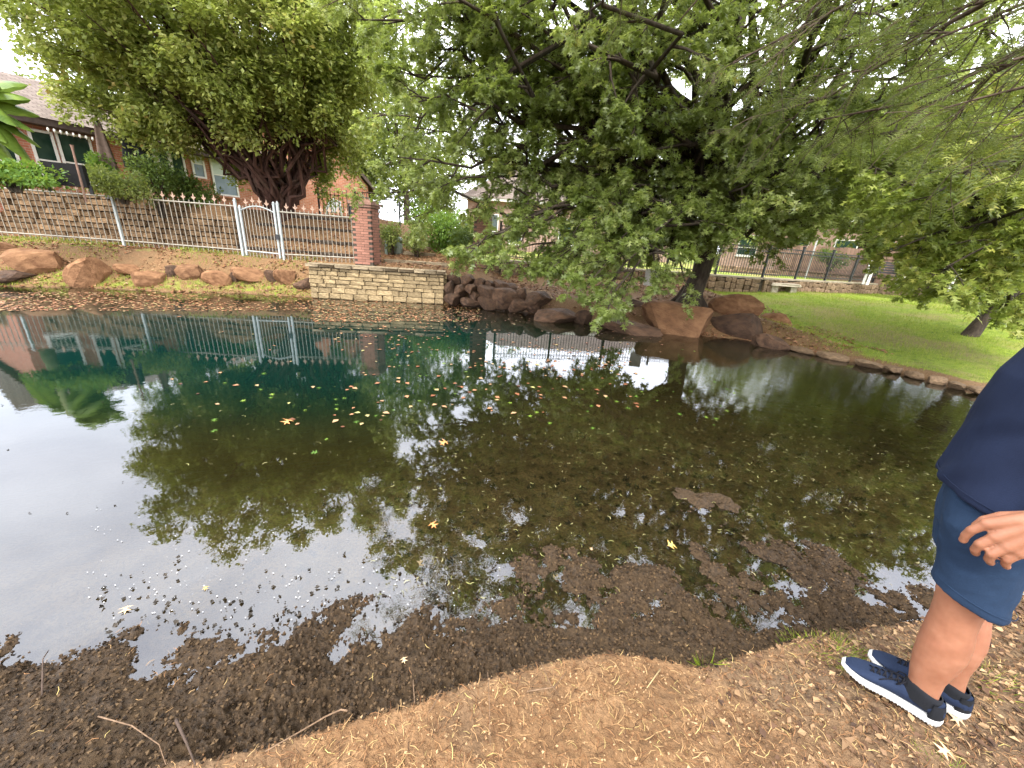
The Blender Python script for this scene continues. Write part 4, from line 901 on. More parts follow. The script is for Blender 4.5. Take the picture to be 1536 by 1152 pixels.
# brick wing to the right
w0 = at_d(482, 300, 25.5); w1 = at_d(553, 300, 25.5); an = math.atan2(w1[1] - w0[1], w1[0] - w0[0]); Lw2 = math.hypot(*(w1 - w0)[:2])
wing = empty('brick_house', (w0[0], w0[1], 2.1), an, 'narrow red brick wing with sloping dark roof edge behind the white patio chair', 'house')
MB().add([(0, 0, -.6), (Lw2, 0, -.6), (Lw2, 0, 2.1), (.2, 0, 4.6), (-2.4, 0, 4.6), (-2.4, 0, -.6), (0, 5, -.6), (Lw2, 5, -.6), (Lw2, 5, 2.1), (.2, 5, 4.6), (-2.4, 5, 4.6), (-2.4, 5, -.6)], [(5, 0, 1, 2, 3, 4), (1, 7, 8, 2), (6, 11, 10, 9, 8, 7), (2, 8, 9, 3), (4, 10, 11, 5), (3, 9, 10, 4)]).build('wall', M_HB, wing)
Mx = MB(); Mx.add([(Lw2 + .45, -.4, 1.75), (.0, -.4, 4.85), (.0, 5.3, 4.85), (Lw2 + .45, 5.3, 1.75), (Lw2 + .45, -.4, 1.95), (.0, -.4, 5.05), (.0, 5.3, 5.05), (Lw2 + .45, 5.3, 1.95)], [(0, 1, 2, 3), (4, 7, 6, 5), (0, 4, 5, 1), (3, 2, 6, 7), (0, 3, 7, 4), (1, 5, 6, 2)]); Mx.build('roof', M_EAVE, wing)
def box_house(px0, px1, D, zt, label, wins, mat, door=None):
    a = at_d(px0, 350, D); b = at_d(px1, 350, D * 1.04); L_ = math.hypot(*(b - a)[:2]); r_ = empty('brick_house', (a[0], a[1], 1.2), math.atan2(b[1] - a[1], b[0] - a[0]), label, 'house')
    MB().box(0, L_, 0, 7, -.5, zt).build('wall', mat, r_)
    MB().box(-.4, L_ + .4, -.45, .02, zt, zt + .18).build('eave', M_TRIM, r_)
    MB().add([(-.5, -.5, zt + .18), (L_ + .5, -.5, zt + .18), (L_ + .5, 7.5, zt + .18), (-.5, 7.5, zt + .18), (2.5, 3.5, zt + 2.6), (L_ - 2.5, 3.5, zt + 2.6)], [(0, 1, 5, 4), (1, 2, 5), (2, 3, 4, 5), (3, 0, 4), (3, 2, 1, 0)]).build('roof', M_ROOF, r_)
    for f, wd, z0, z1 in wins: window(r_, f * L_ - wd / 2, f * L_ + wd / 2, z0, z1, 'dark')
    return r_
box_house(700, 1010, 31, 3.3, 'pinkish brick house glimpsed through the oak leaves behind the black fence', [(.12, .9, .6, 2.4), (.24, .9, .6, 2.4), (.5, 1.4, .8, 2.4), (.8, 1.2, .8, 2.4)], M_TB)
box_house(1085, 1420, 37, 3.6, 'pale pink brick house far behind the brown wooden fence', [(.15, 1.2, 1, 2.4), (.4, 1.2, 1, 2.4), (.62, 1.2, 1, 2.4), (.85, 1.6, .8, 2.4)], M_TB)
# wooden board fence
M_WOOD = simple('brown_boards', (.10, .06, .045), (.22, .14, .10), 5, .9, .5, .01, .2, 30, rnd=.3)
a = at_d(1168, 385, 25.5); b = at_d(1262, 400, 25.5); a[2] = b[2] = 0; an = math.atan2(b[1] - a[1], b[0] - a[0])
wd_ = empty('wooden_fence', (a[0], a[1], 1.2), an, 'brown wooden board fence beyond the black iron fence', 'fence'); bdm = MB().box(-.068, .068, -.01, .01, 0, 1).mesh('board', M_WOOD)
for i in range(int(math.hypot(*(b - a)[:2]) / .145) + 14):
    o = link('board', bdm, wd_); o.location = (i * .145, .012 * (i % 2), 0); o.scale = (1, 1, 1.55 + .02 * math.sin(i * 5))
for z in (.3, 1.15): MB().box(0, 7, -.05, -.012, z, z + .08).build('rail', M_WOOD, wd_)
pp = G(1213, 397); pz_ = at_d(1213, 400, 24); 
mp_ = MB().tube([(0, 0, -.2), (0, 0, 1.75)], .035, 8).build('metal_post', simple('galvanised', (.45, .45, .45), (.6, .6, .6), 20, .4, metal=.6)); mp_.location = (pz_[0], pz_[1], 1.2)
tag(mp_, 'thin pale metal post in front of the brown wooden fence', 'post')
# retaining strip of pink stone in the garden behind the fence
gs = empty('garden_border', tuple(at_d(1120, 398, 24)), 0, 'low pinkish stone garden border behind the black fence', 'border'); ga_ = at_d(1085, 400, 24); gb_ = at_d(1170, 406, 23)
for i in range(12):
    for k in range(2):
        c = ga_ + (gb_ - ga_) * (i + .5 * k) / 12; o = link('stone', FM[(i + k) % 8], gs); o.location = Vector((c[0], c[1] + .1 * k, 1.28 + .16 * k)) - gs.location; o.scale = (.3, .25, .15)

# ---------------------------------------------------------------- garden furniture
M_WPL = simple('white_plastic', (.66, .66, .62), (.78, .78, .75), 6, .45)
def at_ground(px, py, D, z=None):
    p = at_d(px, py, D); return (p[0], p[1], z if z is not None else gz(p[0], p[1]))
def patio_chair(loc, rz, label):
    r_ = empty('patio_chair', loc, rz, label, 'chair')
    MB().box(-.28, .28, -.28, .25, .36, .40).build('seat', M_WPL, r_)
    for i in range(5): x = -.24 + .12 * i; MB().add([(x - .05, .22, .38), (x + .05, .22, .38), (x + .055, .42, 1.0 - abs(i - 2) * .05), (x - .055, .42, 1.0 - abs(i - 2) * .05), (x - .05, .25, .38), (x + .05, .25, .38), (x + .055, .45, 1.0 - abs(i - 2) * .05), (x - .055, .45, 1.0 - abs(i - 2) * .05)], [(0, 1, 2, 3), (7, 6, 5, 4), (0, 4, 5, 1), (1, 5, 6, 2), (2, 6, 7, 3), (3, 7, 4, 0)]).build('slat', M_WPL, r_)
    for s_ in (-1, 1):
        MB().box(s_ * .33 - .06, s_ * .33 + .06, -.32, .3, .58, .61).build('armrest', M_WPL, r_)
        for yy in (-.26, .22): MB().box(s_ * .31 - .025, s_ * .31 + .025, yy - .045, yy + .045, 0, .58).build('leg', M_WPL, r_)
patio_chair((*at_d(500, 300, 21.5)[:2], 2.2), R(20), 'white slatted patio chair against the brick wing behind the small black fence')
M_AC = simple('grey_metal', (.22, .23, .25), (.34, .35, .38), 12, .5)
ac = empty('air_conditioner', at_ground(540, 320, 20.0, 2.05), R(10), 'grey louvred air conditioning unit beside the house corner', 'air conditioner')
MB().box(-.4, .4, -.4, .4, 0, .95).build('casing', M_AC, ac); MB().box(-.42, .42, -.42, .42, .952, 1.0).build('top', M_TRIM, ac)
for i in range(8): MB().box(-.36 + i * .1, -.33 + i * .1, -.425, -.402, .05, .9).build('louvre', M_BLACK, ac)
up = empty('utility_pedestal', tuple(G(597, 380)), 0, 'short grey-green rounded utility pedestal behind the red brick pillar', 'utility box')
M_GG = simple('grey_green_plastic', (.22, .26, .22), (.33, .37, .32), 10, .6)
MB().tube([(0, 0, -.1), (0, 0, .42)], [.17, .165], 14).build('body', M_GG, up, True); MB().tube([(0, 0, .421), (0, 0, .5), (0, 0, .56), (0, 0, .58)], [.20, .19, .13, .02], 14).build('lid', M_GG, up, True)
pg = MB().tube([(-.04, 0, -.2), (-.02, 0, .4), (0, 0, .78), (0, 0, .84)], [.06, .055, .05, .02], 8).build('marker_post', simple('pale_green_post', (.25, .33, .28), (.38, .45, .4), 10), None, True); pg.location = tuple(G(581, 382)); tag(pg, 'slim pale green marker post right behind the red brick pillar', 'post')
sg = empty('yard_sign', tuple(G(969, 455)), R(-8), 'small white board on a thin leg left of the oak trunk', 'sign'); MB().box(-.17, .17, -.012, .012, .5, .95).build('board', M_TRIM, sg); MB().tube([(.12, 0, -.1), (.12, 0, .5)], .012, 6).build('leg', M_BLACK, sg)
sb = empty('stone_bench', tuple(G(1170, 438)), R(8), 'weathered stone slab bench in front of the low stone wall', 'bench'); g_ = G(1170, 437)
M_BEN = simple('bench_stone', (.30, .25, .18), (.48, .42, .33), 5); bmsh = stonemesh(91, M_BEN, .1)
for z, sx, sz in ((.30, 1.3, .11),): o = link('slab', bmsh, sb); o.location = (0, 0, z); o.scale = (sx, .5, sz)
for i, sx in enumerate((-.42, .42)): o = link('support', bmsh, sb); o.location = (sx, 0, .10); o.scale = (.3, .36, .3)
def gbench(px, D, label):
    r_ = empty('garden_bench', at_ground(px, 410, D, 1.22), R(-25), label, 'bench', )
    for i in range(4): MB().box(-.7, .7, -.22 + .12 * i, -.13 + .12 * i, .42, .45).build('seat_slat', M_BLACK, r_)
    for i in range(5): MB().box(-.7, .7, .27 + .02 * i, .29 + .02 * i, .52 + .1 * i, .59 + .1 * i).build('back_slat', M_BLACK, r_)
    for s_ in (-1, 1):
        MB().box(s_ * .74 - .04, s_ * .74 + .04, -.26, -.18, 0, .66).build('leg', M_WPL, r_); MB().box(s_ * .74 - .04, s_ * .74 + .04, .26, .36, 0, 1.0).build('leg', M_WPL, r_); MB().box(s_ * .74 - .045, s_ * .74 + .045, -.28, .3, .662, .71).build('armrest', M_WPL, r_)
gbench(1338, 23.5, 'garden bench with white ends and dark slats, left one of the pair'); gbench(1392, 23.5, 'garden bench with white ends and dark slats, right one of the pair')
# umbrellas, panel, stake on the terrace
def umbrella(px, D, z0, z1, r0, mat, label):
    p = at_d(px, 250, D); r_ = empty('patio_umbrella', (p[0], p[1], z0), 0, label, 'umbrella'); H = z1 - z0; rings = []
    for k in range(12):
        f = k / 11; rad = r0 * (1.15 - .75 * f) if f > .12 else r0 * (.55 + 5 * f); rings.append([Vector((math.cos(a_) * rad * (1 + .28 * math.cos(a_ * 4 + k * .12)), math.sin(a_) * rad * (1 + .28 * math.cos(a_ * 4)), .35 * H + .65 * H * f)) for a_ in [2 * math.pi * j / 24 for j in range(24)]])
    MB().loft(rings).build('canopy', mat, r_, True); MB().tube([(0, 0, 0), (0, 0, H + .08)], .028, 8).build('pole', M_BLACK, r_); MB().tube([(0, 0, 0), (0, 0, .06), (0, 0, .08)], [.28, .27, .04], 14).build('base', M_BLACK, r_)
umbrella(207, 19, 2.25, 4.75, .34, simple('black_canvas', (.008, .008, .009), (.022, .022, .024), 9), 'tall black folded patio umbrella in front of the tall brick windows')
umbrella(163, 18.6, 2.25, 4.35, .2, simple('brown_canvas', (.10, .065, .05), (.19, .13, .10), 9), 'brown folded patio umbrella left of the black one')
bp = empty('black_panel', at_ground(105, 280, 15.4, 2.35), R(27), 'black rectangular grill cover panel standing on the terrace above the stone wall', 'panel'); MB().box(-.36, .36, -.1, .1, .05, .55).build('cover', simple('black_cover', (.004, .004, .004), (.010, .009, .009), 6, .9), bp)
for x in (-.38, .38): MB().box(x - .03, x + .03, -.03, .03, -.1, .1).build('leg', M_BLACK, bp)
for i, (px, D, lb) in enumerate([(123, 15.0, 'thin weathered wooden stake beside the black panel'),]):
    o = MB().tube([(0, 0, -.3), (.03, 0, .85), (.04, 0, .95)], [.025, .022, .035], 6).build('wooden_stake', M_WOOD); o.location = at_ground(px, 280, D, 2.35); tag(o, lb, 'stake')

# ---------------------------------------------------------------- person at the right edge
def person():
    O = Vector((1.7212, .964, HEELZ - .005)); U = Vector((-.7244, .6894, 0)); Lf = Vector((-.6894, -.7244, 0))
    root = empty('person', O, 0, 'person in navy shirt, blue shorts and navy shoes standing at the pond edge', 'person')
    def W(s, l, z): return U * s + Lf * l + Vector((0, 0, z * (1 + .035 * float(ss(np.array(z), .1, .5)))))     # relative to root
    skin = NT('skin'); f = skin.noise(22, 4, .5); c = skin.ramp(f, (.3, (.235, .100, .056)), (.6, (.285, .128, .074)), (.8, (.33, .155, .095)))
    c = skin.mix(skin.ramp(skin.noise(9, 3), (.5, 0.), (.75, .18)), c, (.25, .07, .045))
    skin = skin.done(skin.prin(c, .5, skin.bump(skin.noise(160, 4, .6), .25, .001), .4, Subsurface_Weight=.12, Subsurface_Scale=.02))
    def fab(name, a, b, sc=300):
        t = NT(name); q = t.noise(5, 4); w2 = t.noise(sc, 3, .6)
        cc = t.mix(t.ramp(w2, (.3, .25), (.7, 0.)), t.ramp(q, (.3, a), (.7, b)), tuple(v * .4 for v in a))
        return t.done(t.prin(cc, .88, t.bump(w2, .5, .0015), .2, Sheen_Weight=.0))
    mshirt = fab('navy_polo_cloth', (.006, .0105, .028), (.0095, .0165, .042)); mshort = fab('blue_shorts_cloth', (.011, .025, .054), (.018, .038, .078), 220); mshoe = fab('navy_knit', (.010, .017, .040), (.017, .028, .060), 160)
    mblack = fab('black_knit', (.008, .009, .011), (.014, .015, .02)); msole = simple('white_sole', (.48, .48, .46), (.60, .60, .58), 20, .5, .3, .002); mlace = fab('black_lace', (.006, .006, .009), (.012, .012, .016))
    def ell(c, rs, rl, n=20, tilt=0.):       # horizontal elliptic ring, rs along facing, rl sideways
        return [W(c[0] + rs * math.cos(a), c[1] + rl * math.sin(a), c[2] + tilt * math.cos(a)) for a in [2 * math.pi * k / n for k in range(n)]]
    def capsule(mb, a, b, ra, rb, n=12):
        a = Vector(a); b = Vector(b); d = (b - a); l = d.length; d.normalize(); pts = []; rad = []
        for t in (-1, -.8, -.45, 0): pts.append(a + d * ra * t); rad.append(ra * math.sqrt(max(0, 1 - t * t)) + .0004)
        for t in (.33, .66): pts.append(a + d * l * t); rad.append(ra + (rb - ra) * t)
        for t in (0, .45, .8, 1): pts.append(b + d * rb * t); rad.append(rb * math.sqrt(max(0, 1 - t * t)) + .0004)
        mb.tube(pts, rad, n)
    def remesh(mb, name, mat, vox, smooth=4, parent=root, disp=None, dec=0):
        o = mb.build(name, mat); m = o.modifiers.new('r', 'REMESH'); m.mode = 'VOXEL'; m.voxel_size = vox; m.use_smooth_shade = True
        s_ = o.modifiers.new('s', 'SMOOTH'); s_.iterations = smooth; s_.factor = .5
        if dec: d_ = o.modifiers.new('d', 'DECIMATE'); d_.ratio = dec
        dg = bpy.context.evaluated_depsgraph_get(); me = bpy.data.meshes.new_from_object(o.evaluated_get(dg)); bpy.data.objects.remove(o)
        me.materials.clear(); me.materials.append(mat)
        if disp:
            n = len(me.vertices); V = np.empty(n * 3, np.float32); me.vertices.foreach_get('co', V); V = V.reshape(-1, 3); Nn = np.empty(n * 3, np.float32); me.vertices.foreach_get('normal', Nn); Nn = Nn.reshape(-1, 3)
            me.vertices.foreach_set('co', (V + Nn * disp(V)[:, None]).astype(np.float32).ravel()); me.update()
        me.polygons.foreach_set('use_smooth', [True] * len(me.polygons))
        return link(name, me, parent)
    def cap(mb, p, q, ra, rb, n=12): capsule(mb, W(*p), W(*q), ra, rb, n)
    # ---- body: legs, torso, neck, head, arms and hands as one surface
    b = MB(); cl = -.105
    for sd, so_, lo in ((1, 0., -.03), (-1, -.085, -.150)):
        # foot (inside the shoe), ankle, calf, knee, thigh
        cap(b, (.07 + so_, lo, .05), (.2 + so_, lo - .003 * sd, .04), .028, .016)
        rings = []
        for z, cs, rs, rl in ((.05, .065, .04, .033), (.09, .072, .044, .034), (.13, .078, .046, .036), (.18, .086, .051, .042), (.24, .088, .061, .051), (.31, .090, .068, .058), (.37, .096, .067, .058), (.43, .105, .062, .056), (.48, .111, .062, .056), (.53, .116, .066, .060), (.58, .118, .066, .062), (.66, .122, .072, .070), (.76, .13, .083, .082), (.86, .14, .092, .09)):
            l2 = lo + (cl + sd * .088 - lo) * ss(np.array(z), .1, .85)
            rings.append(ell((cs + so_ * (1 - z), float(l2), z), rs, rl, 24))
        b.loft(rings)
        cap(b, (.150 + so_ * .4, lo + .004 * sd, .535), (.152 + so_ * .4, lo + .004 * sd, .56), .034, .034)       # kneecap
    tors = []
    for z, cs, rs, rl in ((.80, .14, .09, .15), (.88, .145, .115, .175), (.97, .155, .125, .168), (1.07, .16, .125, .155), (1.18, .155, .12, .162), (1.28, .145, .118, .175), (1.38, .135, .105, .185), (1.44, .125, .085, .16), (1.49, .125, .06, .08), (1.56, .135, .055, .056), (1.6, .145, .052, .055)): tors.append(ell((cs, cl, z), rs, rl, 24))
    b.loft(tors)
    hd_ = []      # head, looking down a little
    for z, cs, rs, rl in ((1.565, .19, .045, .045), (1.59, .185, .075, .062), (1.62, .175, .092, .070), (1.66, .17, .098, .075), (1.70, .165, .100, .077), (1.74, .16, .098, .075), (1.77, .155, .085, .066), (1.79, .15, .06, .048), (1.80, .15, .02, .02)): hd_.append(ell((cs, cl, z), rs, rl, 24))
    b.loft(hd_); cap(b, (.268, cl, 1.68), (.288, cl, 1.655), .010, .016)                     # nose
    cap(b, (.245, cl - .02, 1.622), (.245, cl + .02, 1.622), .016, .016)                    # lips
    for s_ in (-1, 1):
        cap(b, (.155, cl + s_ * .076, 1.69), (.15, cl + s_ * .078, 1.655), .020, .013); cap(b, (.250, cl + s_ * .018, 1.715), (.243, cl + s_ * .045, 1.715), .011, .011)
        # arm and hand; left one (s_=1) shows in the photograph
        sh = (.12, cl + s_ * .185, 1.40); el = (.035, cl + s_ * .262, 1.125); wr = (.092, cl + s_ * .285, .995)
        cap(b, sh, el, .056, .043, 16); cap(b, el, wr, .045, .032, 16)
        hx = [(.085, .285, .93), (.125, .290, .862)]
        # palm: a broad slab of four tapering rays
        HZ = .034; kn = [(.202, .284, .868 + HZ), (.178, .294, .842 + HZ), (.150, .297, .828 + HZ), (.123, .293, .822 + HZ)]           # knuckles index..little
        for i, k_ in enumerate(kn): cap(b, (.096 + .007 * (1.5 - i), cl + s_ * .285, .955 + HZ), (k_[0], cl + s_ * k_[1], k_[2]), .023, .0165)
        fg = [((.221, .282, .832), (.224, .274, .806), (.222, .268, .786)), ((.196, .294, .804), (.195, .282, .776), (.188, .270, .762)), ((.167, .298, .790), (.163, .284, .764), (.154, .271, .752)), ((.136, .293, .788), (.131, .280, .768), (.124, .270, .758))]; fg = [tuple((a_, b_, c_ + HZ) for a_, b_, c_ in t_) for t_ in fg]
        for i, (k_, ch) in enumerate(zip(kn, fg)):
            rr_ = .0132 - .0010 * (i == 3); p = k_
            for j, q in enumerate(ch): cap(b, (p[0], cl + s_ * p[1], p[2]), (q[0], cl + s_ * q[1], q[2]), rr_ + .0012 * (j == 0) - .001 * j, rr_ - .001 * j - .0006); p = q
        th = [(.125, .262, .93 + HZ), (.178, .252, .893 + HZ), (.203, .248, .862 + HZ), (.212, .250, .838 + HZ)]
        for p, q, ra, rb in zip(th[:-1], th[1:], (.018, .0145, .0125), (.0145, .0125, .010)): cap(b, (p[0], cl + s_ * p[1], p[2]), (q[0], cl + s_ * q[1], q[2]), ra, rb)
    remesh(b, 'body', skin, .0038, 3, dec=.28)
    # hair
    hb = MB(); rg = []
    for z, cs, rs, rl in ((1.64, .125, .075, .074), (1.68, .125, .088, .083), (1.72, .135, .098, .085), (1.76, .145, .098, .08), (1.79, .15, .078, .062), (1.808, .15, .03, .03)): rg.append(ell((cs, cl, z), rs, rl, 20))
    hb.loft(rg); remesh(hb, 'hair', simple('grey_hair', (.10, .09, .08), (.25, .23, .21), 60, .7), .006, 2)
    # ---- shorts
    sb_ = MB()
    for sd in (1, -1):
        rg = []
        for z, cs, rs, rl in ((.555, .112, .102, .088), (.57, .113, .103, .090), (.61, .118, .103, .093), (.70, .130, .109, .100), (.80, .142, .117, .108), (.88, .148, .118, .11)): rg.append(ell((cs - (.03 if sd < 0 and z < .6 else 0), cl + sd * (.098 - .02 * (z > .8)), z + (0)), rs, rl, 28, tilt=.022 if z < .65 else .012))
        sb_.loft(rg)
    sb_.loft([ell((.146, cl, z), rs, rl, 28) for z, rs, rl in ((.76, .11, .165), (.84, .128, .188), (.92, .133, .186), (1.0, .135, .178), (1.04, .133, .172))])
    wr_ = lambda V: (.007 * fbm(V[:, 0] * 2 + V[:, 1], V[:, 2] * 1.2 + V[:, 1] * .5, 9, 3, 5) + .0055 * np.sin((V[:, 2] * .7 + V[:, 0] * .9) * 42 + 4 * fbm(V[:, 0], V[:, 2], 5, 2, 6)) * ss(fbm(V[:, 1], V[:, 2], 4, 2, 8), -.2, .5))
    so2 = remesh(sb_, 'shorts', mshort, .005, 3, disp=wr_)
    # hem stitch and side seam
    for sd in (1,):
        MB().tube([W(.108 + .106 * math.cos(a), cl + sd * .098 + .0925 * math.sin(a), .588 + .022 * math.cos(a)) for a in [2 * math.pi * k / 40 for k in range(41)]], .0013, 4).build('hem_stitch', mshort, root)
    # ---- shirt
    tb = MB(); rg = []
    for z, cs, rs, rl in ((.885, .150, .158, .212), (.90, .150, .159, .212), (1.0, .152, .152, .198), (1.10, .152, .150, .186), (1.20, .150, .150, .188), (1.30, .145, .142, .198), (1.38, .135, .122, .205), (1.43, .125, .098, .185), (1.47, .122, .078, .12), (1.50, .125, .068, .078)): rg.append(ell((cs, cl, z), rs, rl, 32, tilt=.03 if z < .95 else .0))
    tb.loft(rg)
    for s_ in (-1, 1): capsule(tb, W(.12, cl + s_ * .178, 1.405), W(.07, cl + s_ * .232, 1.22), .075, .068, 18)
    rs_ = lambda V: (.004 * fbm(V[:, 0] * 1.5 + V[:, 1], V[:, 2] * .8, 7, 3, 15) + .0045 * np.sin((V[:, 2] * .55 + V[:, 1] * .9 + V[:, 0] * .5) * 34 + 5 * fbm(V[:, 0], V[:, 2], 4, 2, 16)) * ss(fbm(V[:, 1] + 3, V[:, 2], 3, 2, 18), -.3, .5))
    remesh(tb, 'shirt', mshirt, .0075, 3, disp=rs_)
    MB().tube([W(.150 + .1605 * math.cos(a), cl + .214 * math.sin(a), .912 + .03 * math.cos(a)) for a in [2 * math.pi * k / 48 for k in range(49)]], .0013, 4).build('shirt_hem_stitch', mshirt, root)
    MB().loft([ell((.128, cl, z), r1, r2, 24) for z, r1, r2 in ((1.478, .078, .095), (1.50, .072, .084), (1.525, .070, .078))], False).build('collar', mshirt, root, True)
    # ---- shoes
    for sd, so_, lo, yaw in ((1, -.005, -.03, .02), (-1, -.085, -.150, -.05)):
        sh = empty('shoe', (0, 0, 0)); sh.parent = root
        cy, sy = math.cos(yaw), math.sin(yaw)
        def P(s, l, z): return W(so_ + s * cy - l * sy, lo + s * sy + l * cy, z)
        def outline(s):         # half width and centre shift along the shoe
            f = s / .305; wv = .040 * (max(0, 1 - ((.13 - f) / .13) ** 2) ** .5 if f < .13 else 1) * (1 + .22 * ss(np.array(f), .45, .72)) * (1 if f < .72 else max(0, 1 - ((f - .72) / .285) ** 2) ** .5)
            return float(wv) + .001, -.008 * sd * math.sin(f * 3.1) * 1.
        ks = [.0005, .003, .008, .016, .03, .05, .075, .1, .13, .16, .19, .215, .235, .255, .272, .287, .297, .303, .3048]
        sole = MB(); rgs = []
        for z_, gr in ((0, -.003), (.004, .002), (.012, .0035), (.018, .002), (.022, -.001)):
            ring = []
            for s in ks: wv, sh_ = outline(s); ring.append((s, sh_ - (wv + gr)))
            for s in ks[::-1]: wv, sh_ = outline(s); ring.append((s, sh_ + (wv + gr)))
            rgs.append([P(.1525 + (s - .1525) * (1 + gr * 5), l, z_ + (.011 * ss(np.array(1 - s / .1), 0, 1) if z_ > .01 else 0) + .012 * float(ss(np.array(s), .22, .305))) for s, l in ring])
        sole.loft(rgs)
        rib = sole
        for k in range(26):
            s = .012 + k * .0108
            for q in (1, -1):
                wv, sh_ = outline(s); rib.tube([P(s, sh_ + q * (wv + .003), .002 + .012 * float(ss(np.array(s), .22, .305))), P(s + .003, sh_ + q * (wv + .0045), .009 + .012 * float(ss(np.array(s), .22, .305)))], .0012, 4)
        rib.build('sole', msole, sh, True)
        upm = MB(); rgs = []
        for i in range(17):       # cross sections along the foot
            s = .006 + .292 * i / 16; wv, sh_ = outline(s); f = s / .305; top = .095 if f < .25 else float(np.interp(f, (.25, .42, .6, .8, .95, 1.), (.102, .098, .080, .058, .042, .032)))
            bz = .022 + .012 * float(ss(np.array(s), .22, .305)) + .010 * (1 - min(1, s / .1)); ring = []
            for k in range(16):
                a = 2 * math.pi * k / 16; ca, sa = math.cos(a), math.sin(a); hw_ = (wv - .001) * (1 - .25 * max(0, sa) ** 2 * (f < .4))
                zz = bz + (top - bz) * (.5 + .5 * sa); ring.append(P(s + (.006 if f < .1 else 0) * sa, sh_ + hw_ * (abs(ca) ** .7) * (1 if ca > 0 else -1), zz))
            rgs.append(ring)
        upm.loft(rgs); remesh(upm, 'upper', mshoe, .0035, 3, sh)
        # black knit collar
        MB().loft([[P(.075 + rs * math.cos(a) + .0, rl * math.sin(a) - .002 * sd, z_ + .016 * math.cos(a) * .9) for a in [2 * math.pi * k / 24 for k in range(24)]] for z_, rs, rl in ((.055, .062, .040), (.08, .060, .0405), (.10, .054, .040), (.122, .052, .0395), (.124, .047, .036))], False).build('sock_collar', mblack, sh, True)
        # dark heel counter
        MB().loft([[P(.045 + rs * math.cos(a), rl * math.sin(a), z_) for a in [math.pi * .5 + math.pi * k / 14 for k in range(15)]] for z_, rs, rl in ((.03, .046, .041), (.05, .045, .0415), (.075, .040, .040), (.095, .034, .038))], False).build('heel_counter', mblack, sh, True)
        lc = MB()
        for k in range(6):
            s = .128 + .017 * k; z_ = float(np.interp(s / .305, (.25, .42, .6, .8), (.104, .101, .083, .062))) + .004; hw_ = .021 - .001 * k
            lc.tube([P(s, -hw_, z_ - .009), P(s + .004, 0, z_ + .003), P(s + .009, hw_, z_ - .009)], .0026, 5)
            lc.tube([P(s, hw_, z_ - .009), P(s + .006, 0, z_ + .004), P(s + .013, -hw_, z_ - .011)], .0024, 5)
        for q in (-1, 1):
            lc.tube([P(.125, 0, .101), P(.13, q * .02, .112), P(.145, q * .036, .098), P(.15, q * .03, .086), P(.128, 0, .1)], .0024, 5); lc.tube([P(.127, 0, .1), P(.15, q * .014, .10), P(.185, q * .03, .078), P(.195, q * .034, .066)], .0022, 5)
        lc.build('lace', mlace, sh, True)
person()

# ---------------------------------------------------------------- litter and floating leaves
def litmat(name, cols, rough=.75):
    t = NT(name); return t.done(t.prin(t.ramp(t.attr('rnd'), *cols), rough, None, .25))
M_NEED = litmat('dry_needles', ((0., (.03, .015, .008)), (.35, (.12, .052, .020)), (.65, (.26, .13, .055)), (.9, (.40, .26, .12)), (1., (.42, .34, .12))))
M_DRY = litmat('dry_leaves', ((0., (.035, .02, .013)), (.4, (.12, .065, .036)), (.75, (.27, .17, .09)), (1., (.45, .31, .17))))
M_FLOAT = litmat('floating_leaves', ((0., (.06, .028, .014)), (.3, (.20, .075, .034)), (.62, (.32, .15, .075)), (.88, (.36, .23, .12)), (1., (.28, .28, .10))), .5)
M_BITS = litmat('pond_bits', ((0., (.05, .045, .02)), (.45, (.16, .14, .05)), (.75, (.36, .36, .13)), (1., (.48, .42, .22))), .5)
CRV = np.array([(-.03, 0, 0), (.03, 0, 0), (.07, .5, .12), (.135, .5, .12), (-.07, 1, .0), (-.04, 1.02, 0)]); CRF = [(0, 1, 3, 2), (2, 3, 5, 4)]
def flatframes(n, tilt=.25, r=rng):
    a = r.random(n) * 2 * np.pi; d = np.stack((np.cos(a), np.sin(a), r.normal(0, tilt * .6, n)), -1); nn = norm(np.stack((r.normal(0, tilt, n), r.normal(0, tilt, n), np.ones(n)), -1)); return frames(d, nn)
def near_scatter(name, n, x0, x1, y0, y1, cond, size, tv, tf, mat, label, lift=.004, tilt=.3, rb=(0, 1)):
    x = rng.uniform(x0, x1, n); y = rng.uniform(y0, y1, n); ds = -pdist(x, y, SOIL); dm = -pdist(x, y, MUDE); k = cond(x, y, ds, dm); x, y = x[k], y[k]
    z = hgt(x, y); P = np.stack((x, y, z + lift * (.3 + rng.random(len(x)))), -1)
    return scatter(name, P, flatframes(len(x), tilt), rng.uniform(size[0], size[1], len(x)), tv, tf, mat, None, rb[0] + (rb[1] - rb[0]) * rng.random(len(x)), kind='stuff', label=label)
near_scatter('fallen_needles', 68000, -2.2, 4.4, -.4, 2.4, lambda x, y, ds, dm: (ds > .01) & (np.hypot(x, y) > .45), (.014, .048), CRV * [.75, 1, 1], CRF, M_NEED, 'dry tan curled needles littering the near bank')
near_scatter('leaf_crumbs', 26000, .2, 4.6, -.4, 2.4, lambda x, y, ds, dm: (ds > -.02) & (rng.random(len(x)) < ss(x, .5, 2.2) * .9), (.012, .04), LEAF_V * [1.2, 1, 2], LEAF_F, M_DRY, 'brown broken leaves on the ground round the shoes', .006, .5, (0, .9))
near_scatter('leaf_crumbs', 9000, -3, -.7, -.4, .9, lambda x, y, ds, dm: (dm > .25) & (rng.random(len(x)) < ss(-x, .9, 1.6) * .8 * ss(.75 - y, 0, .4)), (.015, .06), CRV, CRF, M_DRY, 'dark wet leaf litter in the bottom left corner', .008, .6, (0, .8))
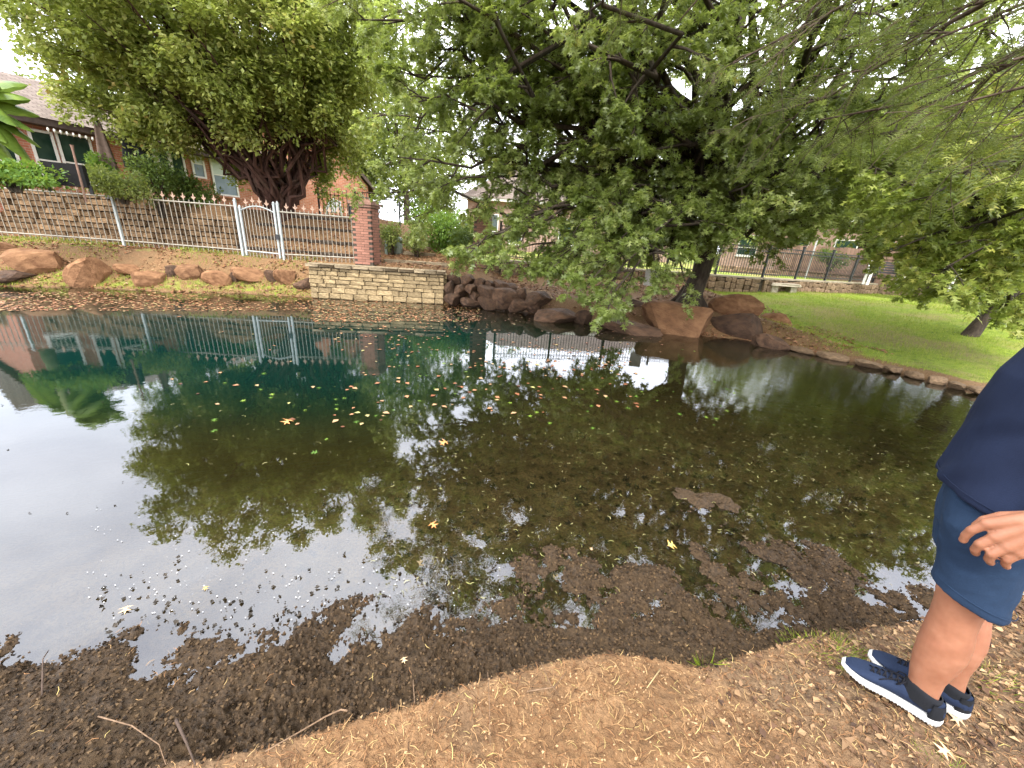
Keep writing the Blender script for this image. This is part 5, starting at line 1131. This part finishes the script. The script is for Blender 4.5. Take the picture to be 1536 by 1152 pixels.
near_scatter('mud_litter', 900, -2.5, 4, .3, 2.6, lambda x, y, ds, dm: (ds < 0) & (dm > -.3), (.012, .035), CRV, CRF, M_NEED, 'yellow slivers scattered on the dark mud', .012, .3, (.5, 1))
OCT_V = np.array([(.5, 0, 0), (0, .55, .05), (-.45, .05, 0), (0, -.5, 0), (.05, 0, .42), (0, .05, -.4)]); OCT_F = [(0, 1, 4), (1, 2, 4), (2, 3, 4), (3, 0, 4), (0, 3, 2), (0, 2, 1)]
def wet(x, y): return hgt(x, y)
near_scatter('mud_crumbs', 62000, -2.6, 3.8, -.2, 2.6, lambda x, y, ds, dm: (ds < .01) & (dm > -1.1) & (wet(x, y) > -.006) & (np.hypot(x, y) > .5), (.006, .021), OCT_V, OCT_F, litmat('mud_crumb', ((0., (.011, .0065, .003)), (.6, (.048, .028, .013)), (1., (.105, .066, .032))), .78), 'small dark crumbs of wet mud', .004, .9)
near_scatter('soil_crumbs', 30000, -2.2, 4.2, -.4, 2.4, lambda x, y, ds, dm: (ds > -.03) & (np.hypot(x, y) > .5), (.004, .014), OCT_V, OCT_F, litmat('soil_crumb', ((0., (.09, .046, .02)), (.6, (.24, .135, .065)), (1., (.42, .28, .15))), .95), 'small dry crumbs of tan soil', .003, .9)
def float_px(name, regions, size, tv, tf, mat, label, z=.006, tilt=.05, rb=(0, 1)):
    Ps = []
    for n, x0, x1, y0, y1, pw in regions:
        u = rng.random(n); v = rng.random(n) ** pw; px = x0 + (x1 - x0) * u; py = y0 + (y1 - y0) * v
        Ps += [at_z(a, b, z) for a, b in zip(px, py)]
    P = np.array(Ps); cl_ = fbm(P[:, 0], P[:, 1], .9, 3, 77); keep = (pdist(P[:, 0], P[:, 1], FAR) < .12) & (hgt(P[:, 0], P[:, 1], False) < .01) & (cl_ + rng.random(len(P)) * .5 > -.02)
    P = P[keep]; return scatter(name, P, flatframes(len(P), tilt), rng.uniform(size[0], size[1], len(P)), tv, tf, mat, None, rb[0] + (rb[1] - rb[0]) * rng.random(len(P)), kind='stuff', label=label)
float_px('floating_leaves', [(2600, -30, 480, 438, 466, 1.1), (1800, 470, 720, 450, 482, 1.1), (420, 480, 1000, 470, 530, 1.2), (110, 560, 960, 520, 620, 1.4), (70, 700, 960, 540, 565, 1), (50, 250, 620, 470, 640, 1.)], (.035, .09), LEAF_V * [1.4, 1, 1], LEAF_F, M_FLOAT, 'orange-brown fallen leaves floating near the far shore')
float_px('pond_specks', [(500, 200, 1450, 480, 700, 1), (1100, 560, 1430, 620, 900, 1.), (500, 950, 1450, 590, 780, 1)], (.010, .04), CRV * [1.6, 1, .2], CRF, M_BITS, 'pale slivers and bits floating on the dark water')
float_px('foam_specks', [(300, 130, 760, 760, 930, .8)], (.002, .0075), LEAF_V * [2, 1, 0], LEAF_F, litmat('foam', ((0., (.6, .6, .6)), (1., (.75, .75, .75)))), 'tiny white specks on the sky reflection near the mud')
float_px('dark_specks', [(260, 150, 720, 820, 950, .4), (14, 0, 420, 600, 800, 1)], (.008, .03), LEAF_V * [1.6, 1, 3], LEAF_F, litmat('dark_bit', ((0., (.012, .01, .007)), (1., (.05, .04, .03))), .6), 'dark crumbs floating near the muddy edge', .006, .4)
float_px('water_weed', [(60, 480, 1100, 520, 640, 1), (16, 300, 520, 540, 680, 1)], (.04, .09), OAK_V, OAK_F, M_HEDGE, 'pale green leaf sprigs floating in the middle of the pond', .006, .1, (.3, 1))
# bottom debris under the shallow water
x = rng.uniform(-1.5, 8, 9000); y = rng.uniform(1.6, 8, 9000); z = hgt(x, y, False); k = (z < -.01) & (z > -.7) & (rng.random(9000) < ss(y, 8.5, 2)); P = np.stack((x, y, z + .01), -1)[k]
scatter('bottom_debris', P, flatframes(len(P), .4), rng.uniform(.02, .09, len(P)), OAK_V, OAK_F, litmat('sunk_leaf', ((0., (.012, .010, .006)), (.6, (.05, .038, .02)), (1., (.16, .12, .06)))), kind='stuff', label='sunken leaves and twigs on the brown pond bottom')
# far bank litter, grass
def bank_scatter(name, n, x0, x1, y0, y1, cond, size, tv, tf, mat, label, up=False, rb=(0, 1), lift=.02):
    x = rng.uniform(x0, x1, n); y = rng.uniform(y0, y1, n); df = pdist(x, y, FAR); k = (df > .05) & cond(x, y, df); x, y = x[k], y[k]; z = hgt(x, y); P = np.stack((x, y, z + lift * rng.random(len(x))), -1); m = len(x)
    if up: d = norm(np.stack((rng.normal(0, .35, m), rng.normal(0, .35, m), np.ones(m)), -1)); a = rng.random(m) * 6.283; Fr = frames(d, np.stack((np.cos(a), np.sin(a), 0 * a), -1))
    else: Fr = flatframes(m, .35)
    return scatter(name, P, Fr, rng.uniform(size[0], size[1], m), tv, tf, mat, None, rb[0] + (rb[1] - rb[0]) * rng.random(m), kind='stuff', label=label)
bank_scatter('leaf_litter', 42000, -17, 8.5, 8.5, 17, lambda x, y, df: (df < 6) & (fbm(x, y, 1.4, 3, 90) + .25 * (np.abs(x + 3.2) < 1.8) + .12 * (x < -5.8) > -.14) & ((x > -9) | (y < 12.9)), (.04, .11), LEAF_V * [1.3, 1, 2.5], LEAF_F, M_FLOAT, 'orange-brown fallen leaves on the far bank', rb=(0, .93))
BLV = np.array([(-.05, 0, 0), (.05, 0, 0), (.0, 1, .25)]); BLF = [(0, 1, 2)]
M_GRASS = leafmat('grass_blade', ((0., (.09, .16, .012)), (.5, (.22, .31, .022)), (.8, (.35, .40, .05)), (1., (.38, .33, .12))), .35)
lawnc = lambda x, y, df: (df > .28) & (pdist(x, y, LOWP) < 0) & (rng.random(len(x)) < .25 + .75 * ss(fbm(x, y, .55, 4, 91), -.35, .25)) & (x > 6 + 1.6 * rng.random(len(x)))
bank_scatter('lawn_grass', 150000, 6, 19, 3.5, 20, lawnc, (.04, .085), BLV, BLF, M_GRASS, 'short green and yellowing lawn grass', True)
bank_scatter('bank_grass', 26000, -15, -5.8, 8.8, 12.6, lambda x, y, df: ((df < .75) & (rng.random(len(x)) < .75)) | ((df > 1.0) & (rng.random(len(x)) < .45) & (fbm(x, y, 1.2, 3, 93) > -.15)), (.04, .10), BLV * [1.5, 1, 1], BLF, M_GRASS, 'patchy green grass among the boulders on the left bank', True)
near_scatter('grass_tufts', 1, 0, 1, 0, 1, lambda x, y, ds, dm: ds > -9, (.01, .02), BLV, BLF, M_GRASS, 'small grass blade by the mud') if False else None
def tuft(c, n, r0, hh, label, name='grass_tuft'):
    a = rng.random(n) * 6.283; q = r0 * rng.random(n) ** .5; x = c[0] + q * np.cos(a); y = c[1] + q * np.sin(a); d = norm(np.stack((np.cos(a) * .9 * q / r0, np.sin(a) * .9 * q / r0, .7 + 0 * a), -1) + rng.normal(0, .25, (n, 3))); Fr = frames(d, np.stack((-np.sin(a), np.cos(a), 0 * a), -1))
    scatter(name, np.stack((x, y, hgt(x, y)), -1), Fr, hh * rng.uniform(.5, 1, n), BLV * [.9, 1, 1], BLF, M_GRASS, kind='stuff', label=label)
tuft(at_z(1062, 985, .16), 34, .035, .085, 'small bright green grass tuft at the edge of the dry bank'); tuft(at_z(1240, 955, .2), 380, .16, .05, 'low yellow-green grass on the bank beside the shoes'); tuft(at_z(1460, 1000, .25), 200, .18, .04, 'sparse grass behind the shoes')
tuft(at_z(1420, 1140, .28), 120, .10, .03, 'sparse green sprigs in front of the shoes')
# individual leaves and sticks
def one(name, tv, tf, px, py, z, size, mat, label, cat, rz=None, n=1., vz=None):
    c = at_z(px, py, z); c[2] = (float(hgt(np.array([c[0]]), np.array([c[1]]))[0]) + .008) if vz is None else vz; a = random.random() * 6.28 if rz is None else rz
    o = scatter(name, c[None] * 0, frames(np.array([[math.cos(a), math.sin(a), .08]]), np.array([[.1, -.12, 1.]])), np.array([size]), tv, tf, mat, None, np.array([n])); o.location = c; tag(o, label, cat, 'single fallen leaves'); return o
MYEL = litmat('yellow_leaf', ((0., (.55, .36, .08)), (1., (.58, .42, .14)))); MTAN = litmat('tan_leaf', ((0., (.50, .33, .17)), (1., (.55, .40, .24)))); MORG = litmat('orange_leaf', ((0., (.50, .20, .07)), (1., (.55, .28, .1))))
for px, py, z, sz, m, lb, vz in [(1000, 820, 0, .075, MYEL, 'yellow lobed leaf floating beside the exposed mud patches', .006), (192, 909, 0, .055, MTAN, 'pale tan leaf floating on the sky reflection at the lower left', .006), (645, 785, 0, .07, MORG, 'orange leaf floating in the lower middle of the pond', .006), (672, 663, 0, .10, MORG, 'orange-yellow leaf floating in the middle of the pond', .006),
                                 (437, 630, 0, .12, MORG, 'orange-red leaf floating left of the middle of the pond', .006), (310, 880, 0, .03, MYEL, 'tiny yellow leaf on the sky reflection right of the tan leaf', .006), (1503, 911, .2, .075, MTAN, 'large pale dry leaf on the bank behind the knee', None), (1422, 1131, .26, .06, MTAN, 'long tan dry leaf on the ground in front of the shoes', None), (1441, 1085, .26, .05, MTAN, 'tan leaf tucked right behind the heel of the shoe', None),
                                 (604, 975, .1, .035, MTAN, 'small greyish leaf lying on the mud', None), (885, 822, 0, .03, MTAN, 'small white leaf floating above the mud patches', .006), (1255, 1100, .26, .10, M_DRY, 'dark folded leaf on the soil left of the shoes', None)]:
    one('fallen_leaf', OAK_V * [1.3, 1, 2.5], OAK_F, px, py, z, sz, m, lb, 'leaf', None, .6, vz)
MTW = simple('twig_bark', (.09, .055, .032), (.24, .155, .095), 40, .85); MPALE = simple('pale_stick', (.32, .23, .11), (.46, .35, .18), 40, .8); MDT = simple('dark_root', (.035, .024, .016), (.09, .06, .045), 30, .85)
def stick(pts, r0, m, label, name='twig', lift=.012, grp='sticks and roots on the near bank'):
    P = []
    for a, b, dz in pts: c = at_z(a, b, .2); hh = float(hgt(np.array([c[0]]), np.array([c[1]]))[0]); c = at_z(a, b, hh); P.append(Vector((c[0], c[1], hh + lift + dz)))
    r0 *= .72; o0 = P[0].copy(); n = len(P); o = MB().tube([p - o0 for p in P], [r0 * (1 - .6 * i / (n - 1)) for i in range(n)], 6).build(name, m, None, True); o.location = o0; tag(o, label, 'stick', grp)
stick([(522, 1074, .02), (512, 1070, .01), (490, 1080, .01), (455, 1098, 0), (420, 1118, 0), (398, 1128, -.01)], .0055, MTW, 'pale bent twig lying along the edge between mud and soil')
stick([(989, 1008, .004), (969, 1036, .004)], .0045, MPALE, 'short straight pale stick on the tan soil')
stick([(731, 1018, .03), (734, 1062, 0), (735, 1120, 0)], .0022, MTW, 'thin upright stem in the middle of the soil edge')
stick([(662, 1040, .01), (650, 1062, 0), (642, 1073, 0)], .003, MTW, 'short brown twig leaning on the soil edge')
stick([(620, 1030, .03), (622, 1058, 0)], .003, MTW, 'stubby twig standing at the soil edge left of the thin stem')
stick([(268, 1090, .03), (282, 1120, .01), (294, 1150, 0)], .008, MDT, 'dark root sticking up at the bottom left', 'root'); stick([(150, 1080, .01), (200, 1094, .01), (240, 1120, 0), (250, 1150, 0)], .004, MTW, 'curved tan root in the wet litter at the bottom left', 'root')
stick([(790, 1040, 0), (830, 1036, .01), (850, 1010, .0)], .0035, MTW, 'forked brown twig on the soil in the bottom middle')
stick([(810, 1000, .02), (825, 1030, .005), (838, 1045, 0)], .002, MTW, 'thin curved twig just above the forked brown twig'); stick([(1175, 1000, .02), (1195, 1040, 0), (1225, 1075, 0)], .002, MPALE, 'thin pale arched stem left of the shoes'); stick([(1470, 1012, .0), (1530, 1028, .0)], .003, MPALE, 'straight pale stem behind the shoes')
stick([(66, 1048, .01), (70, 1000, .035), (78, 985, .03)], .005, MDT, 'dark root standing in the shallow puddle at the left', 'root')
